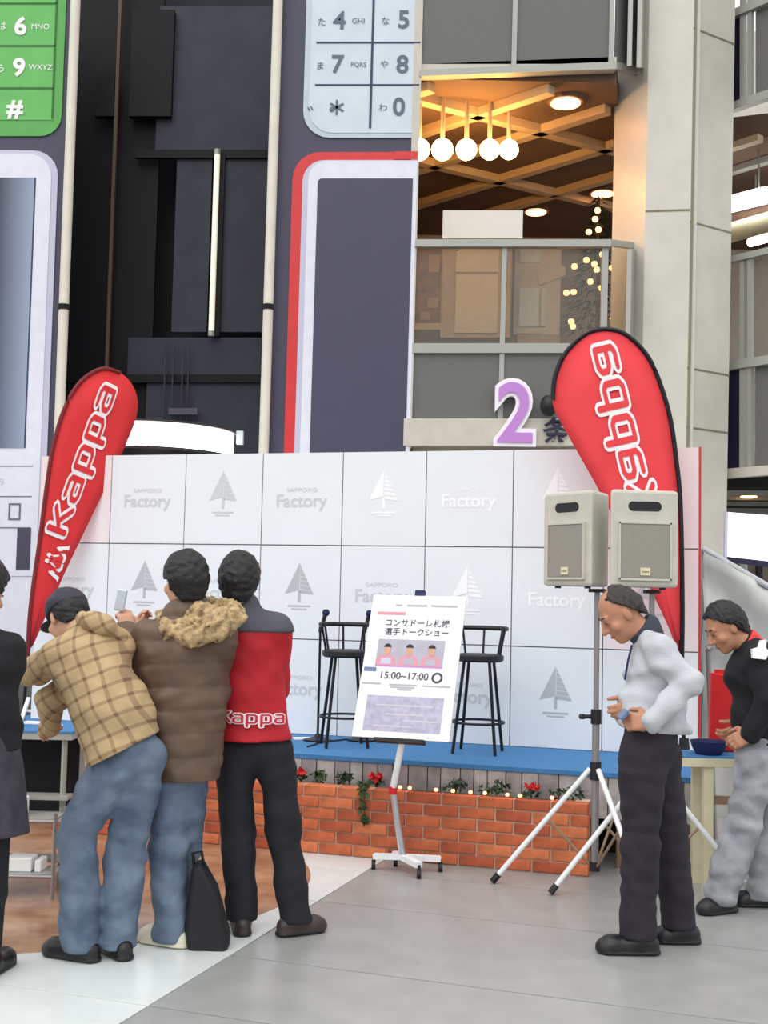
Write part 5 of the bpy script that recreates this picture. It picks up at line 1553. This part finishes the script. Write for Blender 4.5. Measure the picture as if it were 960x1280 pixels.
curved_word('Kappa', ax_.x + .018, zc, ax_.y + .02, .19, .155, .285, .036, 'white_print', jk, .48, .016, 'lettering_outline')
curved_word('Kappa', ax_.x + .018, zc, ax_.y + .02, .19, .155, .285, .036, 'red_print', jk, .20, .0205, 'lettering')
shoe(pA, J['al'], J['tl'] + V3(0, .03, 0), 'shoe_brown'); shoe(pA, J['ar'], J['tr'] + V3(.03, .01, 0), 'shoe_brown')

# ---------------------------------------------------------------- man in the brown parka, phone raised
Y = 5.56
J = dict(head=P(230, 728, .02), hf=V3(-.62, .78, -.08), hu=UP, neck=P(236, 768), chest=P(230, 815, .02), waist=P(230, 880, .02), pelvis=P(226, 945),
         sl=P(190, 800), sr=P(272, 796), el=P(172, 846, .06), er=P(262, 850, .18), wl=P(160, 792, .22), wr=P(190, 796, .30),
         hl=P(210, 965), hr=P(234, 965, .04), kl=P(210, 1060), kr=P(228, 1065, .14), al=P(214, 1154), ar=P(226, 1140, .26),
         tl=V3(0, 0, 0), tr=V3(0, 0, 0), f=V3(-.35, 1, 0).normalized(), handl=(V3(-.25, .3, 1), V3(.5, .3, 0), .75), handr=(V3(-.55, .1, .8), V3(-.3, -.6, .1), .85))
J['tl'] = V3(J['al'].x - .11, J['al'].y + .05, .03); J['tr'] = V3(J['ar'].x - .06, J['ar'].y + .12, .03)
pB = person('person in a brown quilted parka with a fur hood, raising a phone', J)
hair_cap(pB, J['head'], J['hf'], J['hu'], grow=.028, line=.035, nape=-.09, seed=8)
trousers(pB, J, 'jeans_blue', .100, .082, .080, seed=13, drop=.06)
hem = P(231, 974)
ck = coat('parka', pB, J, 'parka_brown', .192, .190, .078, hem, .140, hem_n=V3(0, 0, -1), seed=23, amp=.007, quilt=(.010, .105), sh=.085, collar=.09)
lo, hi = bounds([P(205, 780), P(300, 780), P(250, 760)], .2)
S_ = Field(lo, hi, .009)
ringp = [P(206, 772, .05), P(212, 788, -.09), P(240, 796, -.15), P(272, 788, -.14), P(294, 772, -.06), P(290, 762, .05), P(262, 757, .10)]
for a, b in zip(ringp, ringp[1:]): S_.cap(a, b, .042, .042, .03)
S_.cap(P(250, 772, -.05), P(272, 778, -.07), .075, .07, .05)
S_.folds(.007, 120, 9); S_.folds(.004, 260, 10)
S_.build('fur_hood', 'fur', ck)
mb = MB(); wl = J['wl']; phc = P(151, 750, .24); mb.box(phc, (.05, .018, .105), Matrix.Rotation(.15, 3, 'Y'))
solo(mb, 'phone', 'phone_silver', 'silver phone held up by the person in the brown parka', 'phone', bevel=.006)
shoe(pB, J['al'], J['tl'] + V3(-.03, .01, 0), 'shoe_white', 'shoe_white', .047); shoe(pB, J['ar'], J['tr'], 'shoe_white', 'shoe_white')

# ---------------------------------------------------------------- person in the plaid coat, stooping over the table
Y = 5.32
J = dict(head=P(84, 772, .22), hf=V3(-.55, .62, -.50), hu=V3(-.3, .35, .9), neck=P(106, 790, .12), chest=P(112, 828, .06), waist=P(140, 885, .0), pelvis=P(160, 936, -.02),
         sl=P(72, 822, .02), sr=P(142, 806, .14), el=P(48, 836, .14), er=P(66, 878, .26), wl=P(26, 842, .30), wr=P(62, 908, .46),
         hl=P(146, 952, -.02), hr=P(178, 950, .04), kl=P(97, 1042, .02), kr=P(157, 1062, .10), al=P(102, 1156, .0), ar=P(149, 1162, .06),
         tl=V3(0, 0, 0), tr=V3(0, 0, 0), f=V3(-.62, .70, -.25).normalized(), handl=(V3(-1, .5, -.1), V3(0, 0, 1), .5), handr=(V3(-.4, .7, -.2), V3(.6, .3, .5), .6))
J['tl'] = V3(J['al'].x - .13, J['al'].y + .05, .03); J['tr'] = V3(J['ar'].x - .08, J['ar'].y + .11, .03)
pC = person('person in a beige plaid coat and blue jeans stooping over the table', J)
trousers(pC, J, 'jeans_blue', .108, .086, .082, seed=17, drop=.075, pr=.13, amp=.008)
hem = P(156, 936)
ck = coat('plaid_coat', pC, J, 'coat_plaid', .168, .165, .070, hem, .172, hem_n=V3(.42, 0, -.8), seed=27, amp=.008, flat=1.2, sh=.075, fr=24)
lo, hi = bounds([P(100, 772), P(148, 790), P(120, 780)], .16)
S_ = Field(lo, hi, .008)
cp_ = [P(96, 776, .16), P(112, 776, .02), P(132, 782, .02), P(148, 796, .10)]
for a, b in zip(cp_, cp_[1:]): S_.cap(a, b, .036, .040, .03)
S_.folds(.007, 50, 12); S_.build('folded_collar', 'coat_plaid', ck)
f_, r_, u_ = basis(J['hf'], J['hu']); hc = J['head']
lo, hi = bounds([hc], .2); S_ = Field(lo, hi, .006)
S_.ell(hc + u_ * .035 - f_ * .012, (.096, .112, .105), (r_, f_, u_)); S_.cut(hc + u_ * .022, -u_ - f_ * .1)
S_.folds(.003, 50, 3); S_.build('cap', 'cap_grey', pC)
S_ = Field(lo, hi, .006); S_.ell(hc + u_ * .022 + f_ * .11, (.075, .075, .012), (r_, f_, u_)); S_.build('cap_peak', 'cap_grey', pC)
hair_cap(pC, hc, J['hf'], J['hu'], grow=.010, line=.02, nape=-.07, seed=18)
shoe(pC, J['al'], J['tl'] + V3(-.04, .02, 0), 'shoe_black'); shoe(pC, J['ar'], J['tr'], 'shoe_black')

# ---------------------------------------------------------------- long haired person in black at the left edge
Y = 5.0
J = dict(head=P(-26, 742), hf=V3(.55, .8, -.2), hu=UP, neck=P(-28, 785), chest=P(-28, 830), waist=P(-28, 895), pelvis=P(-28, 945),
         sl=P(-76, 815), sr=P(4, 815), el=P(-78, 885), er=P(0, 880, .04), wl=P(-50, 915, .22), wr=P(4, 900, .26),
         hl=P(-45, 970), hr=P(-12, 970), kl=P(-42, 1080), kr=P(-12, 1080), al=P(-42, 1188), ar=P(-12, 1180, .08),
         tl=V3(0, 0, 0), tr=V3(0, 0, 0), f=V3(.2, 1, 0).normalized(), handl=(V3(.5, .7, 0), V3(0, 0, 1), .6), handr=(V3(-.2, .9, .1), V3(0, 0, 1), .6))
J['tl'] = V3(J['al'].x + .02, J['al'].y + .15, .03); J['tr'] = V3(J['ar'].x + .03, J['ar'].y + .15, .03)
pD = person('person with long black hair and a black coat, cut by the left edge', J)
hair_cap(pD, J['head'], J['hf'], J['hu'], grow=.045, line=.05, seed=28, long_to=P(-24, 800, -.06))
coat('coat', pD, J, 'coat_black', .165, .175, .072, P(-26, 935), .18, hem_n=V3(0, 0, -1), seed=29)
lo, hi = bounds([J['pelvis'], J['kl'], J['kr']], .26); S_ = Field(lo, hi, .009)
S_.cap(J['pelvis'] + UP * .05, (J['kl'] + J['kr']) / 2 + UP * .1, .17, .215, .03, flat=(J['f'], 1.25)); S_.folds(.008, 34, 31, squash=.1); S_.cut((J['kl'] + J['kr']) / 2 + UP * .13, V3(0, 0, -1)); S_.build('skirt', 'skirt_grey', pD)
for q in 'lr':
    lo, hi = bounds([J['k' + q], J['a' + q]], .14); lo[2] = .02; S_ = Field(lo, hi, .008); S_.cap(J['k' + q] + UP * .12, J['k' + q].lerp(J['a' + q], .35), .074, .068); S_.cap(J['k' + q].lerp(J['a' + q], .35), J['a' + q], .062, .046); S_.build('stocking', 'coat_black', pD)
shoe(pD, J['al'], J['tl'] + V3(0, .03, 0), 'shoe_black'); shoe(pD, J['ar'], J['tr'] + V3(0, .03, 0), 'shoe_black')

# ---------------------------------------------------------------- balding man in the grey sweater looking down at his phone
Y = 5.66
J = dict(head=P(775, 768), hf=V3(-.80, -.10, -.62), hu=V3(-.60, -.05, .80), neck=P(806, 794, .01), chest=P(822, 838, .01), waist=P(816, 892), pelvis=P(813, 928),
         sl=P(824, 816, -.13), sr=P(822, 812, .15), el=P(860, 852, -.20), er=P(812, 880, .22), wl=P(815, 902, -.22), wr=P(792, 882, .03),
         hl=P(803, 945, -.08), hr=P(822, 945, .08), kl=P(800, 1055, -.08), kr=P(838, 1058, .10), al=P(798, 1158, -.07), ar=P(850, 1145, .12),
         tl=V3(0, 0, 0), tr=V3(0, 0, 0), f=V3(-1, .05, 0), handl=(V3(-1, .25, -.05), V3(0, .35, 1), .75), handr=(V3(-.75, -.6, -.25), V3(-.3, 0, 1), .85))
J['tl'] = V3(J['al'].x - .15, J['al'].y, .03); J['tr'] = V3(J['ar'].x - .09, J['ar'].y + .0, .03)
pE = person('balding person in a grey sweater looking down at a phone', J, 'skin_tan')
hair_cap(pE, J['head'], J['hf'], J['hu'], 'hair_thin', grow=.011, line=-.012, nape=-.075, seed=38, top_cut=(.052, .085, .040))
trousers(pE, J, 'trouser_dark', .112, .086, .080, seed=19, drop=.05, pr=.150)
hem = P(817, 913)
ck = coat('sweater', pE, J, 'sweater_grey', .136, .130, .062, hem, .146, hem_n=V3(-.08, 0, -1), seed=37, amp=.009, flat=.90, fr=34, sh=.07, collar=.07)
lo, hi = bounds([J['neck']], .16); S_ = Field(lo, hi, .007)
nd = (J['head'] - J['neck']).normalized()
S_.cap(J['neck'] - nd * .01, J['neck'] + nd * .045, .070, .064, .02); S_.cap(J['neck'] + V3(.04, 0, -.01), J['neck'] + V3(.02, 0, .05), .05, .05, .03); S_.cut(J['neck'] + nd * .05, nd); S_.build('shirt_collar', 'white_print' if False else 'collar_dark', pE)
mb = MB(); c = P(779, 893, -.19); mb.box(c, (.052, .095, .018), Matrix.Rotation(-.9, 3, 'Y')); solo(mb, 'phone', 'phone_blue', 'blue grey phone in the hands of the balding person', 'phone', bevel=.005)
mb = MB(); mb.tube([P(790, 806, -.05), P(785, 826, -.05), P(781, 850, -.05)], .005, 6); mb.build('lanyard', 'navy_cloth', pE)
shoe(pE, J['al'], J['tl'] + V3(-.03, 0, 0), 'shoe_black', w_=.047); shoe(pE, J['ar'], J['tr'] + V3(-.03, .0, 0), 'shoe_black', w_=.047)

# ---------------------------------------------------------------- man in the black jacket at the right edge
Y = 6.40
J = dict(head=P(906, 785), hf=V3(-.82, -.15, -.55), hu=V3(-.52, -.05, .85), neck=P(936, 806), chest=P(948, 842), waist=P(956, 895), pelvis=P(954, 932),
         sl=P(950, 824, -.15), sr=P(948, 822, .15), el=P(962, 872, -.20), er=P(946, 880, .22), wl=P(940, 917, -.16), wr=P(930, 910, .10),
         hl=P(946, 950, -.07), hr=P(960, 950, .07), kl=P(930, 1030, -.06), kr=P(968, 1030, .08), al=P(902, 1106, -.05), ar=P(950, 1112, .10),
         tl=V3(0, 0, 0), tr=V3(0, 0, 0), f=V3(-1, 0, 0), handl=(V3(-.9, .2, -.45), V3(0, .4, 1), .6), handr=(V3(-.9, -.1, -.4), V3(0, -.3, 1), .6))
J['tl'] = V3(J['al'].x - .10, J['al'].y - .05, .03); J['tr'] = V3(J['ar'].x - .11, J['ar'].y, .03)
pF = person('person in a black jacket and pale jeans looking down at the right edge', J, 'skin_tan')
hair_cap(pF, J['head'], J['hf'], J['hu'], grow=.020, line=.020, nape=-.08, seed=48)
trousers(pF, J, 'jeans_pale', .112, .088, .086, seed=41, drop=.045, amp=.010, pr=.14)
hem = P(956, 930)
ck = coat('jacket', pF, J, 'coat_black', .155, .160, .070, hem, .155, hem_n=V3(0, 0, -1), seed=47, flat=.95, sh=.075, collar=.08)
lo, hi = bounds([J['neck']], .15); S_ = Field(lo, hi, .007); nd = (J['head'] - J['neck']).normalized()
S_.cap(J['neck'] + V3(.01, 0, -.01), J['neck'] + nd * .03 + V3(.02, 0, .0), .080, .070, .02); S_.cut(J['neck'] + nd * .035, nd); S_.build('collar', 'handset_red', ck)
mb = MB(); c = P(950, 812, -.245)
pt = [(-.035, -.045), (.03, -.05), (.05, -.01), (.03, .01), (.035, .05), (.005, .045), (-.005, .01), (-.04, .0)]
mb.prism([c + V3(x, -.0, z) for x, z in pt], (0, .03, 0)); mb.build('emblem', 'logo_white', ck)
shoe(pF, J['al'], J['tl'] + V3(-.03, -.01, 0), 'shoe_black'); shoe(pF, J['ar'], J['tr'] + V3(-.03, 0, 0), 'shoe_black')
